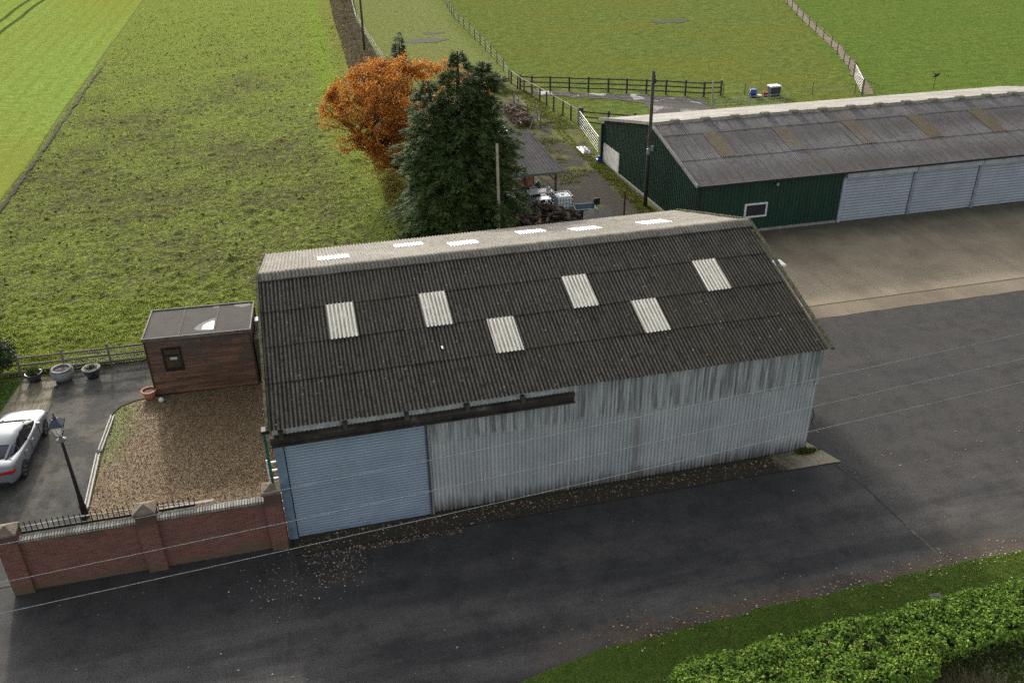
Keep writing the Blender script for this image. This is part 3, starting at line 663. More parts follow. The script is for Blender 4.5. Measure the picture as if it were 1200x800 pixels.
# floodlight on the right gable
lt = MB(); lt.bar((20.35, 4.75, 6.1), (20.78, 4.75, 6.12), 0.05); lt.bevbox(20.52, 20.98, 4.40, 5.0, 6.1, 6.2, 0.03); lt.build('floodlight_hood', white_paint, barn)
cb = MB(); cb.tube([(20.40, 0.15, 1.9), (20.50, 0.12, 1.6), (20.42, 0.1, 1.3), (20.5, 0.1, 1.15)], 0.018, 5); cb.build('loose_cable', black_metal, barn)
# little white scraps on the roof
MB().box(6.06, 6.11, 2.1, 2.3, rz_(2.2) + 0.06, rz_(2.2) + 0.075).build('roof_patch', white_paint, barn)
# weeds at the wall foot
P = np.column_stack([20.28 + rng.normal(0, 0.25, 90), -0.1 - np.abs(rng.normal(0, 0.1, 90))])
V, F = blades(P, 0.18, 0.02, 6, 0.08, 0.03); props(mk('weeds', V, F, foliage('weed_leaf', [(0, (0.05, 0.08, 0.02)), (1, (0.12, 0.16, 0.04))])), 'small weeds growing at the corner foot of the big barn wall', 'weeds', kind='stuff')

# ------------------------------------------------------------------ GREEN BARN (slightly out of square)
def G(X, Y, Z=0.0): return (25.0 + X - 0.038 * Y, 21.40 - 0.006 * X + Y, Z)
gbarn = thing('barn', 'long green sheet barn with grey roof, brown roof lights and white roller shutters', 'barn', (42, 29, 0))
GE, GRZ, GRY, GBY, GBZ, GL = 3.52, 5.32, 6.85, 15.6, 3.32, 34.5
def grz(Y): return GE + (GRZ - GE) * Y / GRY if Y <= GRY else GRZ + (GBZ - GRZ) * (Y - GRY) / (GBY - GRY)
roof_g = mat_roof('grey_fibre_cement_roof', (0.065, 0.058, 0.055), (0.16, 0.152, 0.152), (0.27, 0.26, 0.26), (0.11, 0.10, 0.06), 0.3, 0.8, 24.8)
def g_sheet(mb, X0_, n_, Ya, Yb, la, lb, amp=0.026, ns=5, off=0.0):
    nx = n_ * ns + 1; V = []
    for j in range(2):
        Y = Ya if j == 0 else Yb; l = la if j == 0 else lb
        for i in range(nx):
            X = X0_ + i * PITCHX / ns; h = amp * math.cos(2 * math.pi * i / ns) + l + off; V.append(G(X, Y, grz(Y) + h))
    mb.add(V, [(i, i + 1, nx + i + 1, nx + i) for i in range(nx - 1)])
gn = MB(); gf = MB()
for Ya, Yb in ((-0.32, 2.55), (2.38, 5.42), (5.25, GRY)):
    for c in range(34): g_sheet(gn, -0.2 + c * 7 * PITCHX, 7, Ya + random.uniform(-0.03, 0.03), Yb, 0.02 + random.uniform(0, 0.008), 0.0)
for Ya, Yb in ((GRY, 10.0), (9.85, 13.0), (12.85, 15.85)):
    for c in range(34): g_sheet(gf, -0.2 + c * 7 * PITCHX, 7, Ya, Yb, 0.0, 0.02)
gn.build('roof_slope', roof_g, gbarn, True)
roof_g2 = mat_roof('sunlit_fibre_cement_roof', (0.16, 0.15, 0.13), (0.27, 0.257, 0.23), (0.36, 0.345, 0.31), (0.17, 0.15, 0.08), 0.3, 0.15)  # paler copy of roof_g with the sunlight mixed into its colours
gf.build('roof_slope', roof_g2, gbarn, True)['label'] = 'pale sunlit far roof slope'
brl = NB('brown_rooflight', 0.8, 0.3); brl.color(brl.ramp(brl.noise(3, 6, 0.7), [(0.3, (0.075, 0.06, 0.036)), (0.7, (0.15, 0.122, 0.07))]))
for Xc in (2.7, 7.55, 12.65, 17.55, 22.4, 27.3):
    m_ = MB(); g_sheet(m_, Xc - 0.1, 7, 2.42, 5.22, 0.045, 0.04); m_.build('rooflight', brl.m, gbarn, True)
gcap = NB('lichened_ridge', 0.95, 0.2); gcap.color(gcap.ramp(gcap.noise(5, 6, 0.7), [(0.3, (0.09, 0.08, 0.06)), (0.6, (0.22, 0.205, 0.165)), (0.75, (0.3, 0.28, 0.22))])); gcap.bump(gcap.noise(12, 4), 0.8, 0.03)
rc = MB()
for c in range(36):
    xa = -0.25 + c * 0.97; o_ = 0.035 + 0.012 * (c % 2)
    prof = [(GRY - 0.3, grz(GRY - 0.3) + o_), (GRY, GRZ + o_ + 0.04), (GRY + 0.3, grz(GRY + 0.3) + o_), (GRY + 0.3, grz(GRY + 0.3) + o_ - 0.03), (GRY - 0.3, grz(GRY - 0.3) + o_ - 0.03)]
    rc.prism(prof, xa, xa + 1.0, lambda u, v, t: G(t, u, v))
rc.build('ridge_cap', gcap.m, gbarn)
for xx in np.arange(1.2, 34, 2.15):
    v = MB(); v.prism([(GRY - 0.26, GRZ + 0.03), (GRY - 0.12, GRZ + 0.15), (GRY + 0.12, GRZ + 0.15), (GRY + 0.26, GRZ + 0.03)], xx, xx + 0.55, lambda u, v_, t: G(t, u, v_)); v.build('ridge_vent', gcap.m, gbarn)
greenm = NB('dark_green_cladding', 0.45, 0.45)
gg = greenm.noise(1.0, 5, 0.6, greenm.scale(greenm.pos, (3, 3, 0.4))); greenm.color(greenm.ramp(gg, [(0.3, (0.006, 0.028, 0.018)), (0.7, (0.011, 0.045, 0.029))]))
def box_profile(p0, p1, z0f, z1f, out, pitch=0.25, depth=0.035):
    """trapezoidal vertical cladding between plan points; z0f,z1f give heights at t"""
    p0 = Vector(p0); p1 = Vector(p1); L = (p1 - p0).length; n_ = int(L / pitch); V = []
    tv = [0, 0.12, 0.2, 0.8, 0.88]; dv = [0, 0, 1, 1, 0]; pts = []
    for i in range(n_):
        for t, d in zip(tv, dv): pts.append(((i + t) / n_, d))
    pts.append((1.0, 0)); o_ = Vector(out).normalized()
    for t, d in pts:
        q = p0.lerp(p1, t) - o_ * depth * d; V += [(q.x, q.y, z0f(t)), (q.x, q.y, z1f(t))]
    return V, [(2 * i, 2 * i + 2, 2 * i + 3, 2 * i + 1) for i in range(len(pts) - 1)]
a0, a1 = G(0, 0), G(0, 15.5)
V, F = box_profile(a0[:2] + (0,), a1[:2] + (0,), lambda t: (1.45 if t > 0.86 else 0.15), lambda t: grz(15.5 * t) - 0.05, (-1, 0, 0))
wg = MB(); wg.add(V, F); 
wg.build('gable_wall', greenm.m, gbarn)
a0, a1 = G(0, 0), G(9.75, 0)
V, F = box_profile(a0[:2] + (0,), a1[:2] + (0,), lambda t: 0.15, lambda t: GE - 0.1, (0, -1, 0)); wg = MB(); wg.add(V, F); wg.build('wall', greenm.m, gbarn)
wg = MB(); q = [G(0.03, 0.06), G(34, 0.06), G(34, 15.5), G(0.03, 15.5)]
wg.add([(x, y, 0.0) for x, y, _ in q] + [(q[0][0], q[0][1], 3.3), (q[1][0], q[1][1], 3.3), (q[2][0], q[2][1], 2.95), (q[3][0], q[3][1], 2.95)], [(1, 2, 6, 5), (2, 3, 7, 6)])
e0, e1, e2 = G(34, 0.06, 3.3), G(34, GRY, GRZ - 0.1), G(34, 15.5, 2.95); wg.add([e0, e1, e2], [(0, 1, 2)]); wg.build('back_wall', greenm.m, gbarn)
pl = MB(); pl.prism([(-0.05, 0), (0.02, 0), (0.02, 0.17), (-0.05, 0.17)], 0, 9.7, lambda u, v, t: G(t, u, v)); pl.prism([(-0.05, 0), (0.02, 0), (0.02, 0.17), (-0.05, 0.17)], 0, 15.5, lambda u, v, t: G(u, t, v))
pl.build('base_course', simple('base_concrete', (0.22, 0.21, 0.2), 0.3, 4), gbarn)
wp = MB(); q0 = G(-0.045, 12.3); q1 = G(-0.045, 15.3)
wp.add([(q0[0], q0[1], 0.1), (q1[0], q1[1], 0.1), (q1[0], q1[1], 1.6), (q0[0], q0[1], 1.6), (q0[0] + .05, q0[1], 0.1), (q1[0] + .05, q1[1], 0.1), (q1[0] + .05, q1[1], 1.6), (q0[0] + .05, q0[1], 1.6)], [(3, 2, 1, 0), (4, 5, 6, 7), (0, 4, 7, 3), (1, 2, 6, 5), (3, 7, 6, 2)]); wp.build('white_panel', simple('dirty_white_board', (0.5, 0.5, 0.47), 0.3, 2), gbarn)
cp_ = MB(); cp_.bar(G(-0.1, 15.6, 0), G(-0.1, 15.6, 3.0), 0.2); cp_.build('corner_post', simple('navy_post', (0.012, 0.02, 0.045), 0.3, 3), gbarn)
bb = MB()
bb.bar(G(-0.24, -0.34, grz(-0.34) + 0.02), G(-0.24, GRY, GRZ + 0.03), 0.10, 0.2); bb.bar(G(-0.24, GRY, GRZ + 0.03), G(-0.24, 15.9, grz(15.9) + 0.02), 0.10, 0.2); bb.build('bargeboard', simple('grey_bargeboard', (0.23, 0.22, 0.2), 0.4, 4), gbarn)
gt = MB(); gt.prism([(-0.42, GE - 0.16), (-0.28, GE - 0.16), (-0.28, GE - 0.04), (-0.42, GE - 0.04)], -0.2, 34.4, lambda u, v, t: G(t, u, v)); gt.build('gutter', black_metal, gbarn)
gt = MB(); gt.bar(G(0.05, -0.08, 0.1), G(0.05, -0.08, GE - 0.1), 0.07); gt.build('downpipe', black_metal, gbarn)
# window
wf = MB()
for a_ in ((3.2, 4.72, 0.98, 1.08), (3.2, 4.72, 1.80, 1.9), (3.2, 3.3, 1.08, 1.80), (4.62, 4.72, 1.08, 1.80)):
    wf.prism([(-0.07, a_[2]), (0.02, a_[2]), (0.02, a_[3]), (-0.07, a_[3])], a_[0], a_[1], lambda u, v, t: G(t, u, v))
win = wf.build('window', white_paint, gbarn)
wf = MB(); wf.prism([(-0.03, 1.08), (-0.02, 1.08), (-0.02, 1.80), (-0.03, 1.80)], 3.3, 4.62, lambda u, v, t: G(t, u, v)); wf.build('pane', glass_dark, win)
wf = MB(); wf.prism([(-0.02, 0.85), (0.0, 0.85), (0.0, 2.0), (-0.02, 2.0)], 3.05, 4.85, lambda u, v, t: G(t, u, v))
# wall lamp
q = G(5.2, -0.12, 3.0); MB().bevbox(q[0] - 0.08, q[0] + 0.08, q[1] - 0.05, q[1] + 0.1, 2.95, 3.12, 0.02).build('wall_lamp', galv, gbarn)
whsh = mat_shutter('pale_roller_shutter', (0.33, 0.37, 0.415), (0.1, 0.09, 0.07), 0.3, 0.196)
boxm = simple('shutter_box', (0.33, 0.35, 0.36), 0.25, 1.5, 0.6)
bays = [9.85, 14.85, 19.65, 24.45, 29.25, 34.05]
for i, (xa, xb) in enumerate(zip(bays[:-1], bays[1:])):
    V = []; n_ = 15 * 8; p_ = 0.196
    for k in range(n_ + 1):
        z = 0.06 + (3.0 - 0.06) * k / n_; t = (z / p_) % 1; bow = 0.02 * math.sin(k / n_ * 3.14) * noise.noise(Vector((xa, z, 0)))
        for s_ in (xa + 0.12, (xa + xb) / 2, xb - 0.12):
            V.append(G(s_, -0.02 - 0.026 * math.sqrt(max(0, math.sin(math.pi * t))) + (bow if s_ == (xa + xb) / 2 else 0), z))
    F = []
    for k in range(n_):
        for j in range(2): F.append((3 * k + j, 3 * k + j + 1, 3 * k + 4 + j, 3 * k + 3 + j))
    mk('roller_shutter', V, F, whsh, gbarn)
    bx = MB(); bx.prism([(-0.26, 3.0), (0.02, 3.0), (0.02, 3.38), (-0.26, 3.38)], xa + 0.03, xb - 0.03, lambda u, v, t: G(t, u, v)); bx.build('shutter_box', boxm, gbarn)
    ps = MB(); ps.prism([(-0.1, 0.02), (0.04, 0.02), (0.04, 2.999), (-0.1, 2.999)], xa - 0.08, xa + 0.12, lambda u, v, t: G(t, u, v)); ps.build('post', simple('steel_post', (0.2, 0.22, 0.24), 0.3, 3) if i else simple('pale_frame', (0.3, 0.33, 0.37), 0.2, 3), gbarn)

# ------------------------------------------------------------------ CABIN
cab = thing('garden_cabin', 'brown timber clad flat roofed garden cabin with a small window', 'cabin', (-3.35, 12.3, 0), R(-3.2))
cl_m = NB('timber_cladding', 0.8, 0.25)
tz = cl_m.t.nodes.new('ShaderNodeSeparateXYZ'); cl_m.link(cl_m.obj, tz.inputs[0])
brd = cl_m.math('FLOOR', cl_m.math('DIVIDE', tz.outputs[2], 0.075))
cmb = cl_m.t.nodes.new('ShaderNodeCombineXYZ'); cl_m.link(brd, cmb.inputs[2]); cl_m.link(cl_m.math('FLOOR', cl_m.math('ADD', cl_m.math('MULTIPLY', tz.outputs[0], 0.55), cl_m.math('MULTIPLY', brd, 0.37))), cmb.inputs[0])
bt = cl_m.white(cmb.outputs[0]); gr_ = cl_m.noise(1, 5, 0.7, cl_m.scale(cl_m.obj, (2, 2, 24))); we = cl_m.noise(0.9, 5, 0.65, cl_m.obj)
c_ = cl_m.ramp(bt, [(0, (0.095, 0.055, 0.038)), (0.5, (0.175, 0.10, 0.064)), (1, (0.26, 0.15, 0.092))])
c_ = cl_m.mix(cl_m.rng(gr_, 0.4, 0.7, 0, 0.5), c_, (0.055, 0.032, 0.022)); c_ = cl_m.mix(cl_m.rng(cl_m.math('ADD', we, cl_m.math('MULTIPLY', tz.outputs[2], 0.1)), 0.58, 0.8, 0, 0.75), c_, (0.085, 0.07, 0.058)); cl_m.color(c_)
def boards(mb, x0, x1, y, z0, z1, axis='x', out=-1, hole=None, p=0.075):
    z = z0
    while z < z1 - 0.01:
        zt = min(z + p - 0.008, z1); segs = [(x0, x1)]
        if hole and zt > hole[2] and z < hole[3]: segs = [(x0, hole[0]), (hole[1], x1)]
        for a_, b_ in segs:
            if axis == 'x': mb.box(a_, b_, min(y, y + out * 0.02), max(y, y + out * 0.02), z, zt)
            else: mb.box(min(y, y + out * 0.02), max(y, y + out * 0.02), a_, b_, z, zt)
        z += p
X0c, X1c, Y0c, Y1c, Hc = -2.22, 2.22, -1.3, 1.35, 2.88
m_ = MB(); HO = (-1.62, -0.78, 1.28, 2.40)
boards(m_, X0c, X1c, Y0c, 0.1, Hc, 'x', -1, HO); boards(m_, X0c, X1c, Y1c, 0.1, Hc, 'x', 1); boards(m_, Y0c, Y1c, X0c, 0.1, Hc, 'y', -1); boards(m_, Y0c, Y1c, X1c, 0.1, Hc, 'y', 1)
wl = m_.build('wall', cl_m.m, cab, world=False)
dk = simple('cabin_lining', (0.02, 0.016, 0.013), 0.2, 3)
m_ = MB(); m_.box(X0c, HO[0], Y0c, Y0c + 0.03, 0.05, Hc); m_.box(HO[1], X1c, Y0c, Y0c + 0.03, 0.05, Hc); m_.box(HO[0], HO[1], Y0c, Y0c + 0.03, 0.05, HO[2]); m_.box(HO[0], HO[1], Y0c, Y0c + 0.03, HO[3], Hc)
m_.box(X0c, X1c, Y1c - 0.03, Y1c, 0.05, Hc); m_.box(X0c, X0c + 0.03, Y0c + 0.03, Y1c - 0.03, 0.05, Hc); m_.box(X1c - 0.03, X1c, Y0c + 0.03, Y1c - 0.03, 0.05, Hc)
m_.build('inner_wall', dk, cab, world=False)
m_ = MB()
for a_ in ((HO[0], HO[1], HO[2], HO[2] + 0.09), (HO[0], HO[1], HO[3] - 0.09, HO[3]), (HO[0], HO[0] + 0.09, HO[2] + 0.09, HO[3] - 0.09), (HO[1] - 0.09, HO[1], HO[2] + 0.09, HO[3] - 0.09), (HO[0] + 0.09, HO[1] - 0.09, 1.98, 2.04)):
    m_.box(a_[0], a_[1], Y0c - 0.045, Y0c + 0.035, a_[2], a_[3])
wn = m_.build('window', black_metal, cab, world=False)
cg = NB('cabin_glass', 0.06, 0.7); cg.color((0.045, 0.035, 0.02))
pn = MB().box(HO[0] + 0.09, HO[1] - 0.09, Y0c - 0.005, Y0c + 0.005, HO[2] + 0.09, HO[3] - 0.09).build('pane', cg.m, None, world=False); pn.parent = wn
pn = MB().box(-1.32, -1.02, Y0c - 0.016, Y0c - 0.012, 1.80, 1.92).build('sticker', simple('pale_sticker', (0.42, 0.47, 0.55), 0.1, 9), None, world=False); pn.parent = wn
# corner trims
btr = simple('brown_trim', (0.05, 0.03, 0.02), 0.3, 5)
for (xx, yy_) in ((X0c - 0.03, Y0c - 0.03), (X1c + 0.03, Y0c - 0.03), (X0c - 0.03, Y1c + 0.03), (X1c + 0.03, Y1c + 0.03)): MB().box(xx - 0.03, xx + 0.03, yy_ - 0.03, yy_ + 0.03, 0.03, Hc).build('corner_trim', btr, cab, world=False)
# flat roof: three felt panels with standing rainwater, raised edge trim
rfm = NB('felt_roof', 0.8, 0.12); ro = rfm.obj
a = rfm.noise(1.3, 6, 0.65, ro); f = rfm.noise(25, 4, 0.7, ro)
cc = rfm.ramp(a, [(0.3, (0.024, 0.02, 0.017)), (0.7, (0.05, 0.042, 0.036))]); rfm.color(cc); rfm.rough(0.8); rfm.bump(f, 0.2, 0.004)
m_ = MB()
for a_, b_ in ((X0c - 0.03, -0.80), (-0.74, 0.70), (0.76, X1c + 0.03)): m_.box(a_, b_, Y0c - 0.03, Y1c + 0.03, Hc, Hc + 0.06)
rf2 = m_.build('roof', rfm.m, cab, world=False)
m_ = MB(); m_.box(-0.80, -0.74, Y0c, Y1c, Hc + 0.02, Hc + 0.075); m_.box(0.70, 0.76, Y0c, Y1c, Hc + 0.02, Hc + 0.075); m_.build('roof_joint', simple('roof_seam', (0.012, 0.011, 0.01), 0.2, 3), cab, world=False)
m_ = MB(); t = 0.055
m_.box(X0c - 0.09, X1c + 0.09, Y0c - 0.09, Y0c - 0.03, Hc - 0.05, Hc + 0.10); m_.box(X0c - 0.09, X1c + 0.09, Y1c + 0.03, Y1c + 0.09, Hc - 0.05, Hc + 0.10)
m_.box(X0c - 0.09, X0c - 0.03, Y0c - 0.03, Y1c + 0.03, Hc - 0.05, Hc + 0.10); m_.box(X1c + 0.03, X1c + 0.09, Y0c - 0.03, Y1c + 0.03, Hc - 0.05, Hc + 0.10); m_.build('roof_edge', simple('roof_trim', (0.13, 0.115, 0.10), 0.5, 2.5), cab, world=False)
pale = NB('painted_glare', 0.8, 0.2); pale.color(pale.ramp(pale.noise(4, 4), [(0.3, (0.12, 0.115, 0.10)), (0.7, (0.2, 0.19, 0.17))]))  # pale tone that paints sky glare around the puddle and at the roof edge
def blob(pts, z, name, mat, par):
    o = mk(name, [(x, y, z) for x, y in pts], [tuple(range(len(pts)))], mat, par, world=False); return o
arc = [(-0.05, -0.95), (0.2, -1.04), (0.45, -1.08), (0.69, -1.06), (0.69, -0.85), (0.69, -0.4), (0.69, 0.12), (0.45, 0.0), (0.2, -0.18), (0.0, -0.4), (-0.12, -0.62), (-0.16, -0.8)]
blob(arc, Hc + 0.064, 'roof_glare', pale.m, rf2)
inn = [(0.18, -0.85), (0.45, -0.93), (0.66, -0.92), (0.66, -0.5), (0.63, -0.18), (0.42, -0.32), (0.22, -0.55)]
pud = NB('puddle_water', 0.2, 0.3); pud.color((0.10, 0.095, 0.085)); blob(inn, Hc + 0.068, 'puddle', pud.m, rf2)
blob([(1.5, 1.28), (2.12, 1.3), (2.15, 1.05), (1.8, 0.95), (1.5, 1.08), (1.35, 1.2)], Hc + 0.064, 'roof_glare', pale.m, rf2)
blob([(0.45, 1.28), (0.70, 1.28), (0.69, 1.1), (0.5, 1.16)], Hc + 0.064, 'roof_glare', pale.m, rf2)
# lean-to cupboard at its right end
m_ = MB(); m_.box(2.30, 2.52, -0.9, 1.0, 0.0, 2.2); m_.build('side_cupboard', simple('olive_board', (0.10, 0.09, 0.055), 0.3, 3), cab, world=False)
m_ = MB(); m_.box(2.32, 2.50, 0.2, 0.6, 2.3, 2.55); m_.build('vent_box', galv, cab, world=False)
m_ = MB(); m_.box(X0c, X1c, Y0c, Y1c, 0.02, 0.1); m_.build('base', wood_dark, cab, world=False)

# ------------------------------------------------------------------ BRICK WALL
def mat_brick():
    n = NB('red_brick', 0.9, 0.2)
    tc = n.t.nodes.new('ShaderNodeCombineXYZ'); x, y, z = n.xyz(); n.link(n.math('ADD', x, y), tc.inputs[0]); n.link(z, tc.inputs[1])
    b = n.t.nodes.new('ShaderNodeTexBrick'); n.link(tc.outputs[0], b.inputs['Vector']); b.inputs['Scale'].default_value = 1.0
    b.inputs['Brick Width'].default_value = 0.225; b.inputs['Row Height'].default_value = 0.075; b.inputs['Mortar Size'].default_value = 0.008
    b.inputs['Color1'].default_value = (0.135, 0.05, 0.038, 1); b.inputs['Color2'].default_value = (0.235, 0.09, 0.064, 1); b.inputs['Mortar'].default_value = (0.2, 0.16, 0.14, 1); b.inputs['Bias'].default_value = -0.1
    a = n.noise(0.9, 6, 0.65); f = n.noise(9, 4, 0.7)
    c = n.mix(n.rng(f, 0.35, 0.7, 0, 0.45), b.outputs['Color'], (0.11, 0.05, 0.045))
    c = n.mix(n.rng(n.math('ADD', z, n.math('MULTIPLY', n.math('SUBTRACT', a, 0.5), 1.4)), 0.45, 0.05, 0, 0.65), c, (0.10, 0.09, 0.05))
    c = n.mix(n.rng(n.math('ADD', z, n.math('MULTIPLY', a, 1.2)), 2.5, 2.8, 0, 0.6), c, (0.05, 0.045, 0.035))
    n.color(c); return n.bump(n.math('SUBTRACT', 1.0, b.outputs['Fac']), 0.5, 0.008).m
brick = mat_brick()
bw = thing('brick_wall', 'red brick garden wall with stone capped piers, pale brick coping and spiked railings', 'wall', (-4.5, -0.25, 0))
stone = simple('mossy_cap_stone', (0.14, 0.115, 0.085), 0.45, 6, 0.95, 0.2, bump=0.02, bscale=14)
PX = [(-9.10, -8.48), (-4.85, -4.22), (-0.72, -0.17)]
for xa, xb in PX:
    MB().box(xa, xb, -0.52, 0.06, 0.0, 2.47).build('pier', brick, bw)
    m_ = MB(); m_.box(xa - 0.05, xb + 0.05, -0.57, 0.11, 2.47, 2.54); m_.pyramid(xa - 0.05, xb + 0.05, -0.57, 0.11, 2.54, 2.72); m_.build('pier_cap', stone, bw)
cope = NB('brick_coping', 0.9, 0.2)
cope.color(cope.mix(cope.rng(cope.noise(3, 5), 0.4, 0.7, 0, 0.4), cope.ramp(cope.isl, [(0, (0.2, 0.19, 0.165)), (1, (0.36, 0.345, 0.31))]), (0.16, 0.16, 0.12)))
for xa, xb in ((-8.48, -4.85), (-4.22, -0.72)):
    MB().box(xa, xb, -0.36, -0.13, 0.0, 2.03).build('wall_panel', brick, bw)
    m_ = MB(); n_ = int((xb - xa) / 0.09)
    for i in range(n_):
        x_ = xa + 0.004 + i * (xb - xa) / n_; m_.box(x_, x_ + (xb - xa) / n_ - 0.024, -0.39, -0.10, 2.04 + random.uniform(-0.003, 0.003), 2.145 + random.uniform(-0.004, 0.004))
    m_.build('coping', cope.m, bw)
    m_ = MB(); m_.box(xa, xb, -0.375, -0.115, 2.03, 2.05); m_.build('mortar_bed', simple('coping_mortar', (0.08, 0.075, 0.06), 0.3, 9), bw)
# railings behind the coping
def railing(x0, x1, z0, z1, name='railing', curve=0.0):
    m_ = MB(); n_ = max(3, int((x1 - x0) / 0.165)); Y = -0.02
    f_ = lambda t: z1 + curve * (t * 2 - 1) ** 2
    m_.bar((x0, Y, z0), (x1, Y, z0), 0.03, 0.10); 
    for i in range(n_ + 1):
        t = i / n_; x = x0 + (x1 - x0) * t; zt = f_(t)
        m_.bar((x, Y, z0), (x, Y, zt), 0.024); m_.pyramid(x - 0.018, x + 0.018, Y - 0.018, Y + 0.018, zt, zt + 0.07)
    return m_.build(name, black_metal, bw)
railing(-8.44, -4.9, 2.17, 2.54); railing(-4.16, -3.0, 2.17, 2.46)
m_ = MB(); m_.bar((-8.42, 0.02, 2.36), (-6.6, 0.02, 2.42), 0.03); m_.bar((-6.6, 0.02, 2.42), (-4.9, 0.02, 2.37), 0.03); m_.bar((-4.16, 0.02, 2.33), (-3.0, 0.02, 2.27), 0.03); m_.build('top_rail', simple('pale_rail', (0.34, 0.33, 0.3), 0.3, 4), bw)
m_ = MB(); m_.bar((-4.2, 0.03, 2.16), (-2.4, 0.06, 2.18), 0.12, 0.05); m_.build('loose_board', wood_pale, bw)

# ------------------------------------------------------------------ LAMP POST
lamp = thing('lamp_post', 'black victorian style lamp post with glazed lantern beside the driveway', 'lamp post', (-7.44, 3.1, 0))
def L0(x, y, z): return (x - 7.44, y + 3.1, z)
MB().lathe((-7.44, 3.1, 0), [(0.16, 0), (0.16, 0.06), (0.12, 0.1), (0.115, 0.5), (0.13, 0.52), (0.10, 0.6), (0.085, 1.0), (0.07, 1.1), (0.062, 2.0), (0.05, 3.3), (0.048, 3.45)], 16).build('post', black_metal, lamp, True)
m_ = MB(); m_.lathe((-7.44, 3.1, 0), [(0.05, 3.44), (0.17, 3.50), (0.18, 3.53), (0.10, 3.56), (0.06, 3.6), (0.05, 3.72)], 16); m_.build('collar', simple('grey_iron', (0.11, 0.115, 0.115), 0.3, 6, 0.5), lamp, True)
MB().tube([L0(-0.24, 0, 3.28), L0(0.24, 0, 3.28)], 0.012, 6).build('ladder_bar', black_metal, lamp)
def frustum_edges(mb, a, b, z0, z1, w_):
    for sx in (-1, 1):
        for sy in (-1, 1): mb.bar(L0(sx * a, sy * a, z0), L0(sx * b, sy * b, z1), w_)
lb = MB(); frustum_edges(lb, 0.10, 0.21, 3.72, 4.16, 0.018)
for (r_, z_) in ((0.10, 3.72), (0.21, 4.16)):
    for (p_, q_) in (((-1, -1), (1, -1)), ((1, -1), (1, 1)), ((1, 1), (-1, 1)), ((-1, 1), (-1, -1))): lb.bar(L0(p_[0] * r_, p_[1] * r_, z_), L0(q_[0] * r_, q_[1] * r_, z_), 0.02)
lb.box(-7.54, -7.34, 3.0, 3.2, 3.70, 3.72)
lan = lb.build('lantern', black_metal, lamp)
gl = NB('lantern_glass', 0.1, 0.5); gl.color((0.7, 0.75, 0.72)); gl.b.inputs['Alpha'].default_value = 0.35
gm_ = MB()
for (p_, q_) in (((-1, -1), (1, -1)), ((1, -1), (1, 1)), ((1, 1), (-1, 1)), ((-1, 1), (-1, -1))):
    gm_.add([L0(p_[0] * .095, p_[1] * .095, 3.73), L0(q_[0] * .095, q_[1] * .095, 3.73), L0(q_[0] * .205, q_[1] * .205, 4.15), L0(p_[0] * .205, p_[1] * .205, 4.15)], [(0, 1, 2, 3)])
gm_.build('glass', gl.m, lan, False)
MB().lathe((-7.44, 3.1, 0), [(0.012, 3.73), (0.02, 3.8), (0.03, 3.9), (0.012, 3.98)], 8).build('bulb', white_paint, lan, True)
m_ = MB(); V = []
for r_, z_ in ((0.25, 4.17), (0.245, 4.20), (0.10, 4.40), (0.085, 4.42)): V += [L0(-r_, -r_, z_), L0(r_, -r_, z_), L0(r_, r_, z_), L0(-r_, r_, z_)]
F = [(3, 2, 1, 0), (12, 13, 14, 15)] + [(4 * k + i, 4 * k + (i + 1) % 4, 4 * k + 4 + (i + 1) % 4, 4 * k + 4 + i) for k in range(3) for i in range(4)]
m_.add(V, F); m_.lathe((-7.44, 3.1, 0), [(0.075, 4.42), (0.08, 4.47), (0.05, 4.5), (0.02, 4.53), (0.035, 4.57), (0.03, 4.6), (0.005, 4.66)], 12)
for sx in (-1, 1):
    for sy in (-1, 1): m_.pyramid(-7.44 + sx * 0.235 - 0.015, -7.44 + sx * 0.235 + 0.015, 3.1 + sy * 0.235 - 0.015, 3.1 + sy * 0.235 + 0.015, 4.20, 4.29)
m_.build('lantern_roof', simple('lantern_slate_blue', (0.05, 0.055, 0.075), 0.3, 8, 0.5), lamp)

# ------------------------------------------------------------------ CAR (built along +Y, centre at origin)
def hull(secs, nseg=1):
    """secs: list of (y, [(x,z)...] half profile from bottom centre to top centre); mirrored and lofted"""
    V = []; k = len(secs[0][1]); n = 2 * k - 2
    for y, pr in secs:
        full = pr + [(-x, z) for x, z in pr[-2:0:-1]]
        V += [(x, y, z) for x, z in full]
    F = []
    for i in range(len(secs) - 1):
        for j in range(n): F.append((i * n + j, i * n + (j + 1) % n, (i + 1) * n + (j + 1) % n, (i + 1) * n + j))
    F.append(tuple(range(n - 1, -1, -1))); F.append(tuple((len(secs) - 1) * n + j for j in range(n)))
    return V, F
paint = NB('silver_white_car_paint', 0.3, 0.4, 0.1); paint.b.inputs['Coat Weight'].default_value = 0.3; paint.color((0.17, 0.19, 0.21))
car = thing('parked_car', 'silver white saloon car with dark glass and red tail lights parked on the driveway', 'car', (0, 0, 0))
def sec(y, w_, zb, zs, zt, wt=None, tuck=0.08):
    wt = wt if wt is not None else w_ * 0.82
    return (y, [(0, zb), (w_ - 0.14, zb), (w_ - 0.03, zb + 0.10), (w_, zb + 0.26), (w_ + 0.005, (zb + zs) / 2 + 0.08), (w_ - 0.02, zs - 0.06), (w_ - 0.07, zs), (wt, zt - 0.015), (wt * 0.55, zt), (0, zt + 0.008)])
